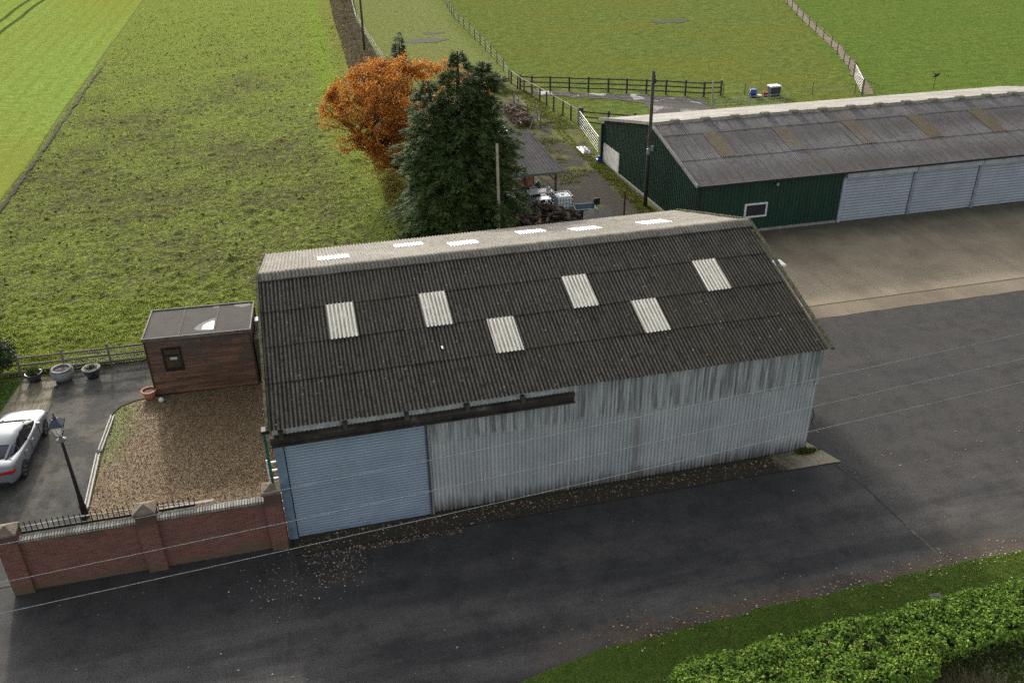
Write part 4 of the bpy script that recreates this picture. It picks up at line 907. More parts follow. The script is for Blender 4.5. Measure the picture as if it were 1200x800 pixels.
B = [sec(-2.36, 0.60, 0.42, 0.86, 0.90, 0.5), sec(-2.33, 0.76, 0.30, 0.93, 0.99, 0.62), sec(-2.24, 0.85, 0.25, 1.00, 1.07, 0.68), sec(-2.0, 0.90, 0.24, 1.02, 1.10, 0.72), sec(-1.6, 0.915, 0.22, 1.01, 1.09, 0.74), sec(-1.1, 0.915, 0.20, 0.98, 1.02, 0.76),
     sec(-0.4, 0.905, 0.19, 0.95, 0.97, 0.78), sec(0.4, 0.905, 0.19, 0.93, 0.95, 0.78), sec(0.95, 0.905, 0.20, 0.92, 0.98, 0.76), sec(1.2, 0.91, 0.21, 0.90, 0.98, 0.74), sec(1.6, 0.91, 0.22, 0.86, 0.94, 0.72), sec(1.95, 0.885, 0.23, 0.80, 0.88, 0.68), sec(2.2, 0.82, 0.24, 0.73, 0.80, 0.6), sec(2.33, 0.70, 0.26, 0.64, 0.70, 0.5), sec(2.36, 0.55, 0.32, 0.58, 0.62, 0.4)]
V, F = hull(B); body = mk('body', V, F, paint.m, car, True, False)
sm = body.modifiers.new('smooth', 'SUBSURF'); sm.levels = 2; sm.render_levels = 2
# wheel arch cutters -> boolean
def arch(y):
    bpy_m = MB()
    for s in (-1, 1):
        V = []; F = []; n = 28
        for xx in (s * 0.66, s * 1.1):
            for j in range(n): a_ = 2 * math.pi * j / n; V.append((xx, y + 0.365 * math.cos(a_), 0.335 + 0.365 * math.sin(a_)))
        for j in range(n): F.append((j, (j + 1) % n, n + (j + 1) % n, n + j))
        F.append(tuple(range(n - 1, -1, -1))); F.append(tuple(range(n, 2 * n))); bpy_m.add(V, F)
    return bpy_m
cut = MB()
for y in (-1.43, 1.42):
    a_ = arch(y); cut.add(a_.V, a_.F)
cu = cut.build('cut', black_metal, None)
bo = body.modifiers.new('arches', 'BOOLEAN'); bo.object = cu; bo.operation = 'DIFFERENCE'; bo.solver = 'EXACT'
dg_ = bpy.context.evaluated_depsgraph_get(); me2 = bpy.data.meshes.new_from_object(body.evaluated_get(dg_)); body.modifiers.clear(); body.data = me2
me2.materials.clear(); me2.materials.append(paint.m)
bpy.data.objects.remove(cu, do_unlink=True)
# greenhouse: glass hull and painted roof skin / pillars
def gs(y, wb, wt, zb, zt): return (y, [(0, zb - 0.05), (wb, zb - 0.05), (wb, zb), ((wb * 0.45 + wt * 0.55) + 0.015, zb + (zt - zb) * 0.55), (wt, zt - 0.05), (wt - 0.07, zt - 0.008), (wt * 0.5, zt + 0.012), (0, zt + 0.018)])
GHs = [gs(-1.78, 0.60, 0.52, 1.04, 1.10), gs(-1.45, 0.72, 0.58, 1.00, 1.20), gs(-1.05, 0.77, 0.60, 0.97, 1.345), gs(-0.6, 0.79, 0.615, 0.955, 1.42), gs(-0.1, 0.80, 0.62, 0.95, 1.435), gs(0.3, 0.80, 0.61, 0.945, 1.40), gs(0.65, 0.79, 0.60, 0.94, 1.28), gs(1.0, 0.75, 0.62, 0.93, 1.11), gs(1.28, 0.70, 0.60, 0.92, 0.985)]
V, F = hull(GHs); cgm = NB('car_glass', 0.05, 0.8); cgm.color((0.014, 0.017, 0.02))
gh_ = mk('windows', V, F, cgm.m, car, True, False); sm = gh_.modifiers.new('s', 'SUBSURF'); sm.levels = 1; sm.render_levels = 1
# painted roof panel sits on the glass hull
def surf(y):   # interpolate greenhouse section
    ys_ = [q[0] for q in GHs]; i = max(0, min(len(ys_) - 2, int(np.searchsorted(ys_, y)) - 1)); t = (y - ys_[i]) / (ys_[i + 1] - ys_[i])
    return [((1 - t) * a_[0] + t * b_[0], (1 - t) * a_[1] + t * b_[1]) for a_, b_ in zip(GHs[i][1], GHs[i + 1][1])]
m_ = MB(); ysr = np.linspace(-1.12, 0.36, 10); V = []
for y in ysr:
    pr = surf(y); top = [(pr[4][0] + 0.012, pr[4][1] - 0.02), (pr[5][0] + 0.01, pr[5][1] + 0.012), (pr[6][0], pr[6][1] + 0.016), (0, pr[7][1] + 0.018)]
    full = top + [(-x, z) for x, z in top[-2::-1]]; V += [(x, y, z) for x, z in full]
m_.add(V, [(i * 7 + j, i * 7 + j + 1, (i + 1) * 7 + j + 1, (i + 1) * 7 + j) for i in range(9) for j in range(6)]); m_.build('roof', paint.m, car, True, False)
for s in (-1, 1):
    def pt(y, k, o=0.014): pr = surf(y); return (s * (pr[k][0] + o), y, pr[k][1] + 0.004)
    MB().bar(pt(0.36, 5), pt(1.26, 5), 0.055, 0.03).build('windscreen_pillar', paint.m, car, False, False)
    m_ = MB(); m_.bar(pt(-1.1, 5), pt(-1.72, 5), 0.09, 0.03); V = [pt(-1.02, 4, .012), pt(-1.02, 2, .012), pt(-1.75, 2, .012), pt(-1.6, 4, .014)]; m_.add(V, [(0, 1, 2, 3)] if s < 0 else [(3, 2, 1, 0)])
    m_.build('rear_pillar', paint.m, car, False, False)
for s in (-1, 1):
    for y in (-0.28,): 
        pr = surf(y); m_ = MB(); m_.bar((s * (pr[2][0] + 0.012), y, pr[2][1]), (s * (pr[4][0] + 0.014), y, pr[4][1]), 0.09, 0.02); m_.build('door_pillar', black_metal, car, False, False)
for s in (-1, 1):
    lines = MB(); lines.bar((s * 0.918, -1.05, 0.30), (s * 0.918, 0.9, 0.30), 0.012)
    for y in (-1.05, -0.28, 0.78): lines.bar((s * 0.918, y, 0.32), (s * 0.905, y, 0.88), 0.012, 0.008)
    lines.build('door_gap', black_metal, car, False, False)
MB().bar((-0.72, -1.78, 1.092), (0.72, -1.78, 1.092), 0.012, 0.01).build('boot_gap', black_metal, car, False, False)
for s in (-1, 1):
    for y in (-0.85, -0.08): MB().bevbox(s * 0.925 - 0.015, s * 0.925 + 0.015, y - 0.09, y + 0.09, 0.80, 0.83, 0.006).build('door_handle', paint.m, car, False, False)
    MB().bevbox(min(s * 0.88, s * 1.06), max(s * 0.88, s * 1.06), 0.62, 0.78, 0.96, 1.09, 0.03).build('wing_mirror', paint.m, car, False, False)
red = NB('red_tail_lens', 0.15, 0.6); red.color((0.35, 0.01, 0.012))
hd = NB('headlight_lens', 0.1, 0.6); hd.color((0.5, 0.52, 0.55))
for s in (-1, 1):
    V = []
    pts = [(0.86, -2.12, 0.90), (0.88, -2.06, 0.80), (0.855, -2.245, 0.78), (0.78, -2.325, 0.78), (0.40, -2.372, 0.80), (0.38, -2.370, 0.87), (0.78, -2.315, 0.92), (0.84, -2.24, 0.93)]
    V = [(s * (x + 0.012), y - 0.018, z) for x, y, z in pts] + [(s * (x - 0.08), y + 0.05, z) for x, y, z in pts]; n_ = len(pts)
    mk('tail_light', V, [tuple(range(n_))] + [(i, (i + 1) % n_, n_ + (i + 1) % n_, n_ + i) for i in range(n_)], red.m, car, False, False)
    mk('headlight', [(s * 0.52, 2.375, 0.56), (s * 0.86, 2.16, 0.60), (s * 0.86, 2.10, 0.70), (s * 0.50, 2.33, 0.68), (s * 0.5, 2.2, 0.6), (s * 0.8, 2.0, 0.6)], [(0, 1, 2, 3), (0, 4, 5, 1), (3, 2, 5, 4)], hd.m, car, False, False)
MB().bevbox(-0.62, 0.62, -2.40, -2.2, 0.27, 0.44, 0.03).build('rear_diffuser', black_metal, car, False, False)
MB().box(-0.26, 0.26, -2.392, -2.36, 0.55, 0.66).build('number_plate', simple('yellow_plate', (0.5, 0.4, 0.03), 0.1, 3), car, False, False)
for s in (-1, 1):
    for y in (-1.43, 1.42):
        m_ = MB(); n = 32; V = []; F = []
        for rr, xx in ((0.235, 0.72), (0.32, 0.70), (0.335, 0.74), (0.335, 0.88), (0.32, 0.915), (0.245, 0.915), (0.235, 0.90)):
            for j in range(n): a_ = 2 * math.pi * j / n; V.append((s * xx, y + rr * math.cos(a_), 0.335 + rr * math.sin(a_)))
        for i in range(6):
            for j in range(n): F.append((i * n + j, i * n + (j + 1) % n, (i + 1) * n + (j + 1) % n, (i + 1) * n + j))
        ty = mk('wheel', V, F, rubber, car, True, False)
        m_ = MB()
        for k in range(5):
            a_ = 2 * math.pi * k / 5 + 0.3
            for da in (-0.16, 0.16): m_.bar((s * 0.90, y + 0.03 * math.cos(a_), 0.335 + 0.03 * math.sin(a_)), (s * 0.905, y + 0.235 * math.cos(a_ + da), 0.335 + 0.235 * math.sin(a_ + da)), 0.035, 0.03)
        for k in range(32):
            a_ = 2 * math.pi * k / 32; b_ = 2 * math.pi * (k + 1) / 32; m_.bar((s * 0.905, y + 0.238 * math.cos(a_), 0.335 + 0.238 * math.sin(a_)), (s * 0.905, y + 0.238 * math.cos(b_), 0.335 + 0.238 * math.sin(b_)), 0.02)
        rm = m_.build('rim', simple('alloy', (0.2, 0.2, 0.21), 0.2, 4, 0.35, 0.5, 0.6), None, False); rm.parent = ty
        bk = MB(); V = [(s * 0.78, y + 0.24 * math.cos(2 * math.pi * j / 24), 0.335 + 0.24 * math.sin(2 * math.pi * j / 24)) for j in range(24)]; bk.add(V, [tuple(range(24))]); b2_ = bk.build('brake_disc', black_metal, None); b2_.parent = ty
car.location = (-10.89, 7.86, 0.012); car.rotation_euler = (0, 0, R(-4.5))

# ------------------------------------------------------------------ POTS, GARDEN FENCE, BUSH
def pot(name, label, x, y, z, prof, mat, soil_r, group=None):
    o = thing(name, label, 'plant pot', (x, y, z), 0, group)
    MB().lathe((0, 0, 0), prof, 24).build('pot', mat, o, True, False); 
    zz = prof[-1][1]
    m_ = MB(); V = [(soil_r * math.cos(a_), soil_r * math.sin(a_), zz + 0.004) for a_ in np.linspace(0, 2 * math.pi, 20)[:-1]]; m_.add(V, [tuple(range(19))]); m_.build('soil', simple('pot_soil', (0.05, 0.038, 0.03), 0.4, 20), o, False, False)
    return o
def rimprof(r0, r1, h, t=0.04, belly=0): return [(r0, 0), (r0 + (r1 - r0) * 0.5 + belly, h * 0.45), (r1 + belly * 0.6, h * 0.8), (r1, h - 0.05), (r1 + 0.03, h - 0.03), (r1 + 0.03, h), (r1 - t, h), (r1 - t, h - 0.06)]
bluepot = simple('dark_glazed_pot', (0.03, 0.04, 0.05), 0.4, 5, 0.3, 0.5); greypot = simple('grey_stone_pot', (0.2, 0.2, 0.21), 0.3, 7, 0.8); terra = simple('terracotta', (0.42, 0.18, 0.12), 0.3, 6, 0.85)
pl_green = foliage('pot_plant_leaf', [(0, (0.03, 0.05, 0.015)), (1, (0.09, 0.13, 0.03))])
p1 = pot('plant_pot', 'dark pot holding a low dark green plant on the garden path', -11.30, 14.0, 0.024, rimprof(0.24, 0.36, 0.42), bluepot, 0.32)
P = rng.normal(size=(700, 3)) * [0.14, 0.14, 0.08] + [0, 0, 0.55]; V, F = leafquads(P, 0.07); mk('plant', V, F, pl_green, p1, False, False)
p2 = pot('plant_pot', 'wide rounded grey stone bowl pot by the rail fence', -10.0, 13.72, 0.02, rimprof(0.30, 0.42, 0.62, 0.07, 0.14), greypot, 0.35)
p3 = pot('plant_pot', 'dark glazed pot with pale rim and small grassy plant by the rail fence', -8.72, 13.65, 0.014, rimprof(0.25, 0.38, 0.48), bluepot, 0.33)
MB().lathe((0, 0, 0), [(0.36, 0.485), (0.41, 0.485), (0.41, 0.50), (0.36, 0.50)], 24).build('rim', simple('pale_rim', (0.33, 0.31, 0.28), 0.2, 7), p3, True, False)
V, F = blades(rng.normal(size=(60, 2)) * 0.12, 0.28, 0.012, 6, 0.08, 0.42); mk('plant', V, F, pl_green, p3, False, False)
p4 = pot('plant_pot', 'terracotta pot standing at the corner of the brown cabin', -5.92, 11.0, 0.014, rimprof(0.20, 0.31, 0.44), terra, 0.27)
def ball(label, x, y, r, z, mat, name='garden_ball'):
    m_ = MB(); prof = [(max(0.002, r * math.sin(t)), z + r - r * math.cos(t)) for t in np.linspace(0.05, math.pi - 0.05, 10)]; m_.lathe((x, y, 0), prof, 14); o = m_.build(name, mat, None, True); props(o, label, 'garden ornament')
ball('small white round ornament on the gravel in front of the cabin corner', -5.40, 10.5, 0.12, 0.04, white_paint)
ball('pale round ornament at the left end of the rail fence', -12.9, 12.75, 0.14, 0.02, white_paint)
ball('small white ornament at the foot of the grey stone bowl', -10.28, 13.2, 0.08, 0.02, white_paint)

def rail_fence(label, pts, h, nr, posth, mat, name='rail_fence', rails=None, cat='fence', pr=0.045, rw=(0.04, 0.10), group=None, z=0.0):
    c = pts[0]; f = thing(name, label, cat, (c[0], c[1], 0), 0, group)
    for (x, y) in pts: MB().box(x - pr, x + pr, y - pr, y + pr, z - 0.05, posth * random.uniform(0.97, 1.03)).build('post', mat, f)
    for k in range(nr):
        z_ = h * (0.30 + 0.70 * k / (nr - 1)) - 0.04
        for a_, b_ in zip(pts[:-1], pts[1:]):
            d = Vector((b_[0] - a_[0], b_[1] - a_[1])).normalized(); o_ = (d.y * pr * 1.5, -d.x * pr * 1.5)
            MB().bar((a_[0] + o_[0], a_[1] + o_[1], z_ + random.uniform(-.02, .02)), (b_[0] + o_[0], b_[1] + o_[1], z_ + random.uniform(-.02, .02)), rw[0], rw[1]).build('rail', mat, f)
    return f
gfn = rail_fence('weathered post and rail garden fence with wire mesh between the path and the cabin', [(-13.9, 14.6), (-12.0, 14.62), (-10.05, 14.6), (-8.02, 14.55), (-6.0, 14.5)], 1.02, 3, 1.18, wood_grey, z=0.0)
m_ = MB()
for xx in np.arange(-10.0, -6.0, 0.15): m_.bar((xx, 14.45, 0.02), (xx, 14.45, 0.95), 0.006)
for zz in np.arange(0.05, 0.96, 0.12): m_.bar((-10.05, 14.45, zz), (-6.0, 14.45, zz), 0.006)
m_.build('wire_mesh', mesh_wire, gfn)
# bush at the left edge
def shrub(name, label, cat, c, r, n, size, mat, core_mat, group=None, sq=2.0):
    o = thing(name, label, cat, (c[0], c[1], 0), 0, group)
    d = rng.normal(size=(n, 3)); d /= np.linalg.norm(d, axis=1)[:, None]; d[:, 2] = np.abs(d[:, 2]) * 1.0
    rad = np.array([1 + 0.35 * noise.noise(Vector(v * 2.2 + Vector(c))) + 0.15 * noise.noise(Vector(v * 6)) for v in [Vector(q) for q in d]])
    rr = rad * rng.uniform(0.72, 1.03, n)
    P = d * rr[:, None] * np.array(r) + np.array([c[0], c[1], c[2]])
    V, F = leafquads(P, rng.uniform(0.7, 1.3, n) * size, N=d, jit=1.0); mk('foliage', V, F, mat, o)
    m_ = MB(); m_.tube([(c[0], c[1], 0), (c[0] + 0.05, c[1], c[2])], [0.07, 0.04], 6)
    for k in range(7):
        a_ = k * 0.9; m_.tube([(c[0], c[1], 0.2), (c[0] + math.cos(a_) * r[0] * 0.4, c[1] + math.sin(a_) * r[1] * 0.4, c[2] * 0.9), (c[0] + math.cos(a_) * r[0] * 0.7, c[1] + math.sin(a_) * r[1] * 0.7, c[2] + r[2] * 0.5)], [0.03, 0.02, 0.008], 5)
    m_.build('stems', core_mat, o); return o
bark = simple('bark', (0.04, 0.033, 0.027), 0.4, 5, 0.95, 0.1, bump=0.02)
ever = foliage('evergreen_leaf', [(0, (0.012, 0.028, 0.012)), (0.6, (0.03, 0.06, 0.02)), (1, (0.07, 0.11, 0.035))], 0.2)
shrub('bush', 'dense dark evergreen bush at the left end of the garden fence', 'bush', (-13.2, 14.9, 0.7), (1.15, 1.15, 1.35), 9000, 0.09, ever, bark)
lawnm = foliage('lawn_blade', [(0, (0.04, 0.08, 0.012)), (1, (0.1, 0.17, 0.03))])
poly_sheet('lawn', [(-30, 11), (-12.3, 10.9), (-11.85, 14.3), (-30, 14.3)], 0.02, vm)
P = sample_poly([(-14.5, 10.9), (-12.35, 10.9), (-11.95, 14.2), (-14.5, 14.2)], 1600); V, F = blades(P, 0.06, 0.01, 5, 0.05, 0.02); props(mk('grass', V, F, lawnm), 'mown bright green lawn grass beside the garden path', 'grass', kind='stuff')
# pale timber edging of the gravel
for i, (a_, b_, lb_) in enumerate((((-7.55, 3.55), (-7.62, 7.05), 'longer near piece of pale timber edging between driveway and gravel'), ((-7.58, 7.3), (-7.42, 9.85), 'shorter far piece of pale timber edging between driveway and mossy gravel'))):
    m_ = MB(); m_.bar((a_[0], a_[1], 0.07), (b_[0], b_[1], 0.07), 0.05, 0.14); m_.bar((a_[0] + .12, a_[1], 0.06), (b_[0] + .12, b_[1], 0.06), 0.04, 0.12); m_.bar((a_[0] + .06, a_[1], 0.03), (b_[0] + .06, b_[1], 0.03), 0.07, 0.06)
    props(m_.build('timber_edging', simple('pale_edging', (0.42, 0.40, 0.36), 0.25, 9)), lb_, 'edging', 'edging boards along the gravel')
# hose / brambles loops at cabin corner on gravel
m_ = MB(); pts = [(-2.0 + 0.5 * math.cos(t) * (1 + 0.1 * math.sin(3 * t)), 9.9 + 0.4 * math.sin(t), 0.09 + 0.01 * math.sin(5 * t)) for t in np.linspace(0, 13, 60)]; m_.tube(pts, 0.009, 5); props(m_.build('hose', simple('grey_hose', (0.2, 0.19, 0.17), 0.2, 5)), 'thin grey hose coiled loosely on the gravel by the cabin', 'hose')
# white slatted stand between pipe and barn
wsb = thing('slatted_stand', 'white slatted stand between the green pipe and the barn wall', 'stand', (-0.3, 1.3, 0.05))
m_ = MB()
for xx in (-0.58, -0.10): m_.bar((xx, 0.9, 0.05), (xx, 1.45, 2.5), 0.05, 0.05)
m_.build('frame', white_paint, wsb)
for k in range(7):
    t = 0.2 + k * 0.125; MB().box(-0.56, -0.12, 0.9 + 0.55 * t - 0.05, 0.9 + 0.55 * t + 0.02, 0.05 + 2.45 * t, 0.05 + 2.45 * t + 0.06).build('slat', white_paint, wsb)

# ------------------------------------------------------------------ TREES
def mat_oak(): return foliage('autumn_oak_leaf', [(0, (0.16, 0.06, 0.02)), (0.25, (0.36, 0.11, 0.018)), (0.6, (0.52, 0.19, 0.026)), (0.88, (0.64, 0.29, 0.045)), (1, (0.5, 0.38, 0.08))], 0.45)
def oak(base, H, Rc, label):
    o = thing('oak_tree', label, 'tree', (base[0], base[1], 0)); br_ = MB(); ends = []
    rnd = random.Random(11)
    def grow(p, d, L, r, lev):
        pts = [p]; rr = [r]; n_ = 4; q = p.copy(); dd = d.copy()
        for i in range(n_):
            dd = (dd + Vector((rnd.gauss(0, .2), rnd.gauss(0, .2), rnd.gauss(0.03, .14)))).normalized(); q = q + dd * L / n_; pts.append(q.copy()); rr.append(r * (1 - 0.5 * (i + 1) / n_))
            if lev >= 3: ends.append(q.copy())
        br_.tube(pts, rr, 7 if lev < 2 else (5 if lev < 3 else 3), cap=lev < 2)
        if lev < 5:
            kk = {0: 6, 1: 5, 2: 4, 3: 3, 4: 3}[lev]
            for k in range(kk):
                i = rnd.randint(1 if lev else 3, n_); a_ = 2 * math.pi * (k + rnd.random() * 0.7) / kk
                s_ = Vector((math.cos(a_), math.sin(a_), 0)); nd = (dd * (0.75 if lev else 0.35) + s_ * 0.85 + Vector((0, 0, 0.22 if lev < 3 else 0.0))).normalized()
                grow(pts[i], nd, L * (0.72 if lev else 1.15) * rnd.uniform(0.8, 1.1), rr[i] * 0.70, lev + 1)
    grow(Vector((base[0], base[1], -0.1)), Vector((-0.12, -0.02, 1)), H * 0.27, 0.40, 0)
    # fit crown to the wanted dome
    E = np.array([list(e) for e in ends]); cx, cy = base[0] + Rc[3], base[1] + Rc[4]
    mn, mx_ = np.percentile(E, 1.5, axis=0), np.percentile(E, 98.5, axis=0)
    def warp(v):
        v = np.array(v, float); k = np.clip((v[:, 2] - 0.8) / 1.5, 0, 1)[:, None]
        t = np.empty_like(v); t[:, 0] = cx + (v[:, 0] - (mn[0] + mx_[0]) / 2) * 2 * Rc[0] / (mx_[0] - mn[0]); t[:, 1] = cy + (v[:, 1] - (mn[1] + mx_[1]) / 2) * 2 * Rc[1] / (mx_[1] - mn[1])
        t[:, 2] = Rc[2] + (v[:, 2] - mn[2]) * (H - Rc[2]) / (mx_[2] - mn[2]); t2 = t.copy(); t2[:, 2] = np.where(v[:, 2] < 2, v[:, 2], t[:, 2])
        return v * (1 - k) + t2 * k
    E = warp(E); q_ = (E - [cx, cy, Rc[2] + 0.36 * (H - Rc[2])]) / [Rc[0], Rc[1], (H - Rc[2]) * 0.66]; rq = np.linalg.norm(q_, axis=1)
    sc_ = np.where(rq > 1.0, 1.0 / rq, 1.0); E = q_ * sc_[:, None] * [Rc[0], Rc[1], (H - Rc[2]) * 0.66] + [cx, cy, Rc[2] + 0.36 * (H - Rc[2])]
    lum = np.array([noise.noise(Vector(e) * 0.75) for e in E]); E = E[lum > -0.2]; bv = warp(br_.V); c0 = np.array([cx, cy, Rc[2] + 0.36 * (H - Rc[2])]); r0 = np.array([Rc[0], Rc[1], (H - Rc[2]) * 0.66]); qb = (bv - c0) / r0; rb_ = np.linalg.norm(qb, axis=1); k_ = np.where((rb_ > 0.97) & (bv[:, 2] > 2.6), 0.97 / rb_, 1.0)
    bv = qb * k_[:, None] * r0 + c0; br_.V = [tuple(v) for v in bv]
    br_.build('trunk', bark, o, True)
    P = np.repeat(E, 15, axis=0) + rng.normal(size=(len(E) * 15, 3)) * [0.2, 0.2, 0.14]
    print('oak ends', len(E), 'leaves', len(P))
    if len(P) > 90000: P = P[rng.choice(len(P), 90000, replace=False)]
    V, F = leafquads(P, rng.uniform(0.09, 0.19, len(P)), N=np.tile([0, 0, .5], (len(P), 1)), jit=1.8, asp=0.65); mk('crown', V, F, mat_oak(), o); return o
oak((10.4, 37.5), 8.5, (6.3, 4.8, 0.8, -0.5, 0.3), 'spreading oak tree with orange autumn leaves behind the dark conifer')

def conifer(base, H, Rm, nb, label, mat, nspray=26, name='conifer_tree', leaders=((0, 0, 1.0),), spray=0.34, zmin=0.4, power=0.75, group=None, seed=3):
    o = thing(name, label, 'tree', (base[0], base[1], 0), 0, group); rnd = np.random.default_rng(seed); T = MB(); C = []; D = []; SZ = []
    for lx, ly, lh in leaders:
        T.tube([(base[0], base[1], -0.1), (base[0] + lx * 0.6, base[1] + ly * 0.6, H * lh * 0.5), (base[0] + lx, base[1] + ly, H * lh)], [0.028 * H * 0.8, 0.018 * H, 0.004 * H], 8)
        for b in range(int(nb * lh / len(leaders))):
            z = zmin + (H * lh - zmin - 0.15) * (1 - math.sqrt(rnd.uniform(0.0004, 1))) ** 0.92 if rnd.random() < .6 else zmin + (H * lh - zmin - 0.15) * rnd.uniform(0, 1)
            f = (z - zmin) / (H * lh - zmin); a_ = rnd.uniform(0, 2 * math.pi)
            prof = (1 - f) ** power * (0.70 + 0.30 * min(1, f / 0.25))
            lump = 1 + 0.42 * noise.noise(Vector((math.cos(a_) * 1.5 + lx, math.sin(a_) * 1.5, z * 0.45)))
            L = max(0.25, Rm * prof * lump * rnd.uniform(0.72, 1.06)); dx, dy = math.cos(a_), math.sin(a_)
            ox, oy = base[0] + lx * min(1, z / (H * lh) * 1.1), base[1] + ly * min(1, z / (H * lh) * 1.1); up_ = 0.45 * (f ** 1.2) - 0.05
            if L > 0.8 and rnd.random() < 0.5: T.tube([(ox, oy, z), (ox + dx * L * 0.6, oy + dy * L * 0.6, z + L * 0.6 * up_ + 0.05), (ox + dx * L * 0.92, oy + dy * L * 0.92, z + L * up_ * 0.8 - 0.12 * L)], [0.03, 0.016, 0.005], 4, cap=False)
            k = int(nspray * (0.35 + L / Rm)); t = np.sqrt(rnd.uniform(0.12, 1.0, k))
            side = rnd.normal(0, 0.11, k) * L * (1.15 - t) + rnd.normal(0, 0.1, k)
            px_ = ox + dx * L * t - dy * side; py_ = oy + dy * L * t + dx * side; pz = z + L * up_ * t + 0.10 * L * np.sin(t * 3.0) * 1.0 - 0.16 * L * t ** 2 - np.abs(side) * 0.35 + rnd.normal(0, 0.05, k)
            C.append(np.column_stack([px_, py_, pz])); dv = np.column_stack([dx - dy * side * 1.4 + rnd.normal(0, .3, k), dy + dx * side * 1.4 + rnd.normal(0, .3, k), -0.30 + up_ + rnd.normal(0, .28, k)]); D.append(dv); SZ.append(spray * rnd.uniform(0.6, 1.25, k) * (0.8 + 0.3 * prof))
    C = np.vstack(C); D = np.vstack(D); D /= np.linalg.norm(D, axis=1)[:, None]; SZ = np.concatenate(SZ)
    keep = C[:, 2] > 0.1; C, D, SZ = C[keep], D[keep], SZ[keep]
    # each spray: three narrow leaf blades fanning from one point
    Vs = []
    for ang in (-0.8, -0.4, 0.0, 0.4, 0.8):
        S_ = np.cross(D, np.tile([0, 0, 1.0], (len(D), 1)) + rnd.normal(0, .35, D.shape)); S_ /= np.linalg.norm(S_, axis=1)[:, None]
        d2 = D * math.cos(ang) + S_ * math.sin(ang); w2 = np.cross(d2, np.cross(D, S_)); w2 /= np.linalg.norm(w2, axis=1)[:, None] + 1e-9
        s_ = SZ[:, None] * (1 - 0.42 * abs(ang))
        Vs.append(np.stack([C - d2 * s_ * 0.15, C + d2 * s_ * 0.3 + w2 * s_ * 0.075, C + d2 * s_, C + d2 * s_ * 0.3 - w2 * s_ * 0.075], 1))
    V = np.concatenate(Vs).reshape(-1, 3); F = np.arange(len(V)).reshape(-1, 4); print(name, len(F))
    T.build('trunk', bark, o, True); mk('crown', V, F, mat, o); return o
con_m = foliage('conifer_spray', [(0, (0.03, 0.055, 0.018)), (0.5, (0.085, 0.135, 0.042)), (0.9, (0.12, 0.175, 0.05)), (1, (0.19, 0.24, 0.08))], 0.3, 0.7, 0.15)
conifer((11.0, 24.8), 11.4, 4.15, 2100, 'tall dark green conifer tree behind the big barn', con_m, 40, leaders=((0.25, 0, 1.0), (-1.5, 0.2, 0.86), (1.8, 0.6, 0.93)), spray=0.36, power=0.68)
con_b = foliage('blue_conifer_spray', [(0, (0.02, 0.035, 0.025)), (0.6, (0.045, 0.07, 0.05)), (1, (0.08, 0.11, 0.08))], 0.2, 0.7, 0.15)
conifer((14.4, 77.5), 3.1, 1.15, 130, 'small dark conifer standing alone in the far paddock behind the orange oak', con_b, 26, spray=0.2, zmin=0.1, seed=8, power=0.6)
ashg = foliage('young_tree_leaf', [(0, (0.05, 0.1, 0.02)), (1, (0.14, 0.24, 0.04))], 0.3)
shrub('bush', 'small bright green bush between the bramble hedge and the orange oak', 'bush', (12.2, 70.5, 0.6), (0.8, 1.2, 1.3), 900, 0.16, ashg, bark)

# ------------------------------------------------------------------ HEDGES
def hedge_strip(name, label, pts, width, h, n, size, mat, cat='hedge'):
    o = thing(name, label, cat, (pts[0][0], pts[0][1], 0)); pts = np.array(pts, float); seg = np.linalg.norm(np.diff(pts, axis=0), axis=1); cum = np.concatenate([[0], np.cumsum(seg)])
    s = rng.uniform(0, cum[-1], n); cx = np.interp(s, cum, pts[:, 0]); cy = np.interp(s, cum, pts[:, 1]); W = np.interp(s, cum, width); Hh = np.interp(s, cum, h)
    a_ = rng.uniform(-1, 1, n); top = np.sqrt(np.clip(1 - a_ ** 2, 0, 1)); nz = np.array([0.7 + 0.6 * noise.noise(Vector((x * 0.8, y * 0.5, 2))) + 0.35 * noise.noise(Vector((x * 2.0, y * 1.6, 2))) for x, y in zip(cx + a_ * W, cy)])
    z = Hh * top * nz * np.sqrt(rng.uniform(0.15, 1, n)); P = np.column_stack([cx + a_ * W, cy, np.maximum(0.03, z)])
    V, F = leafquads(P, rng.uniform(0.6, 1.4, n) * size, N=np.tile([0, 0, .7], (n, 1)), jit=1.5, asp=0.35); mk('foliage', V, F, mat, o)
    m_ = MB()
    m_.tube([(x, y, 0.04) for x, y in pts], 0.03, 4, cap=False)
    for k in range(90):
        i = rng.integers(n); m_.tube([(cx[i], cy[i], 0), (cx[i] + rng.normal(0, .3), cy[i] + rng.normal(0, .3), Hh[i] * 0.9)], [0.03, 0.008], 4, cap=False)
    m_.build('stems', bark, o); return o
bram = foliage('bare_bramble', [(0, (0.09, 0.065, 0.05)), (0.5, (0.2, 0.145, 0.11)), (0.85, (0.3, 0.235, 0.17)), (1, (0.2, 0.2, 0.07))], 0.15, 0.9, 0.1)
hedge_strip('bramble_hedge', 'bare brown bramble hedge running beside the rough field towards the orange oak', [(11.6, 140), (11.4, 123), (10.5, 104), (10.4, 90), (10.2, 78), (9.8, 69), (9.4, 60), (8.8, 48)], [1.8, 1.8, 1.6, 1.7, 1.8, 1.7, 1.2, 0.8], [0.9, 0.9, 0.9, 0.9, 0.9, 0.9, 0.8, 0.7], 34000, 0.2, bram)
ymg = foliage('rough_margin_leaf', [(0, (0.12, 0.075, 0.045)), (0.35, (0.24, 0.19, 0.055)), (0.7, (0.3, 0.29, 0.06)), (1, (0.2, 0.28, 0.045))], 0.3, 0.9, 0.1)
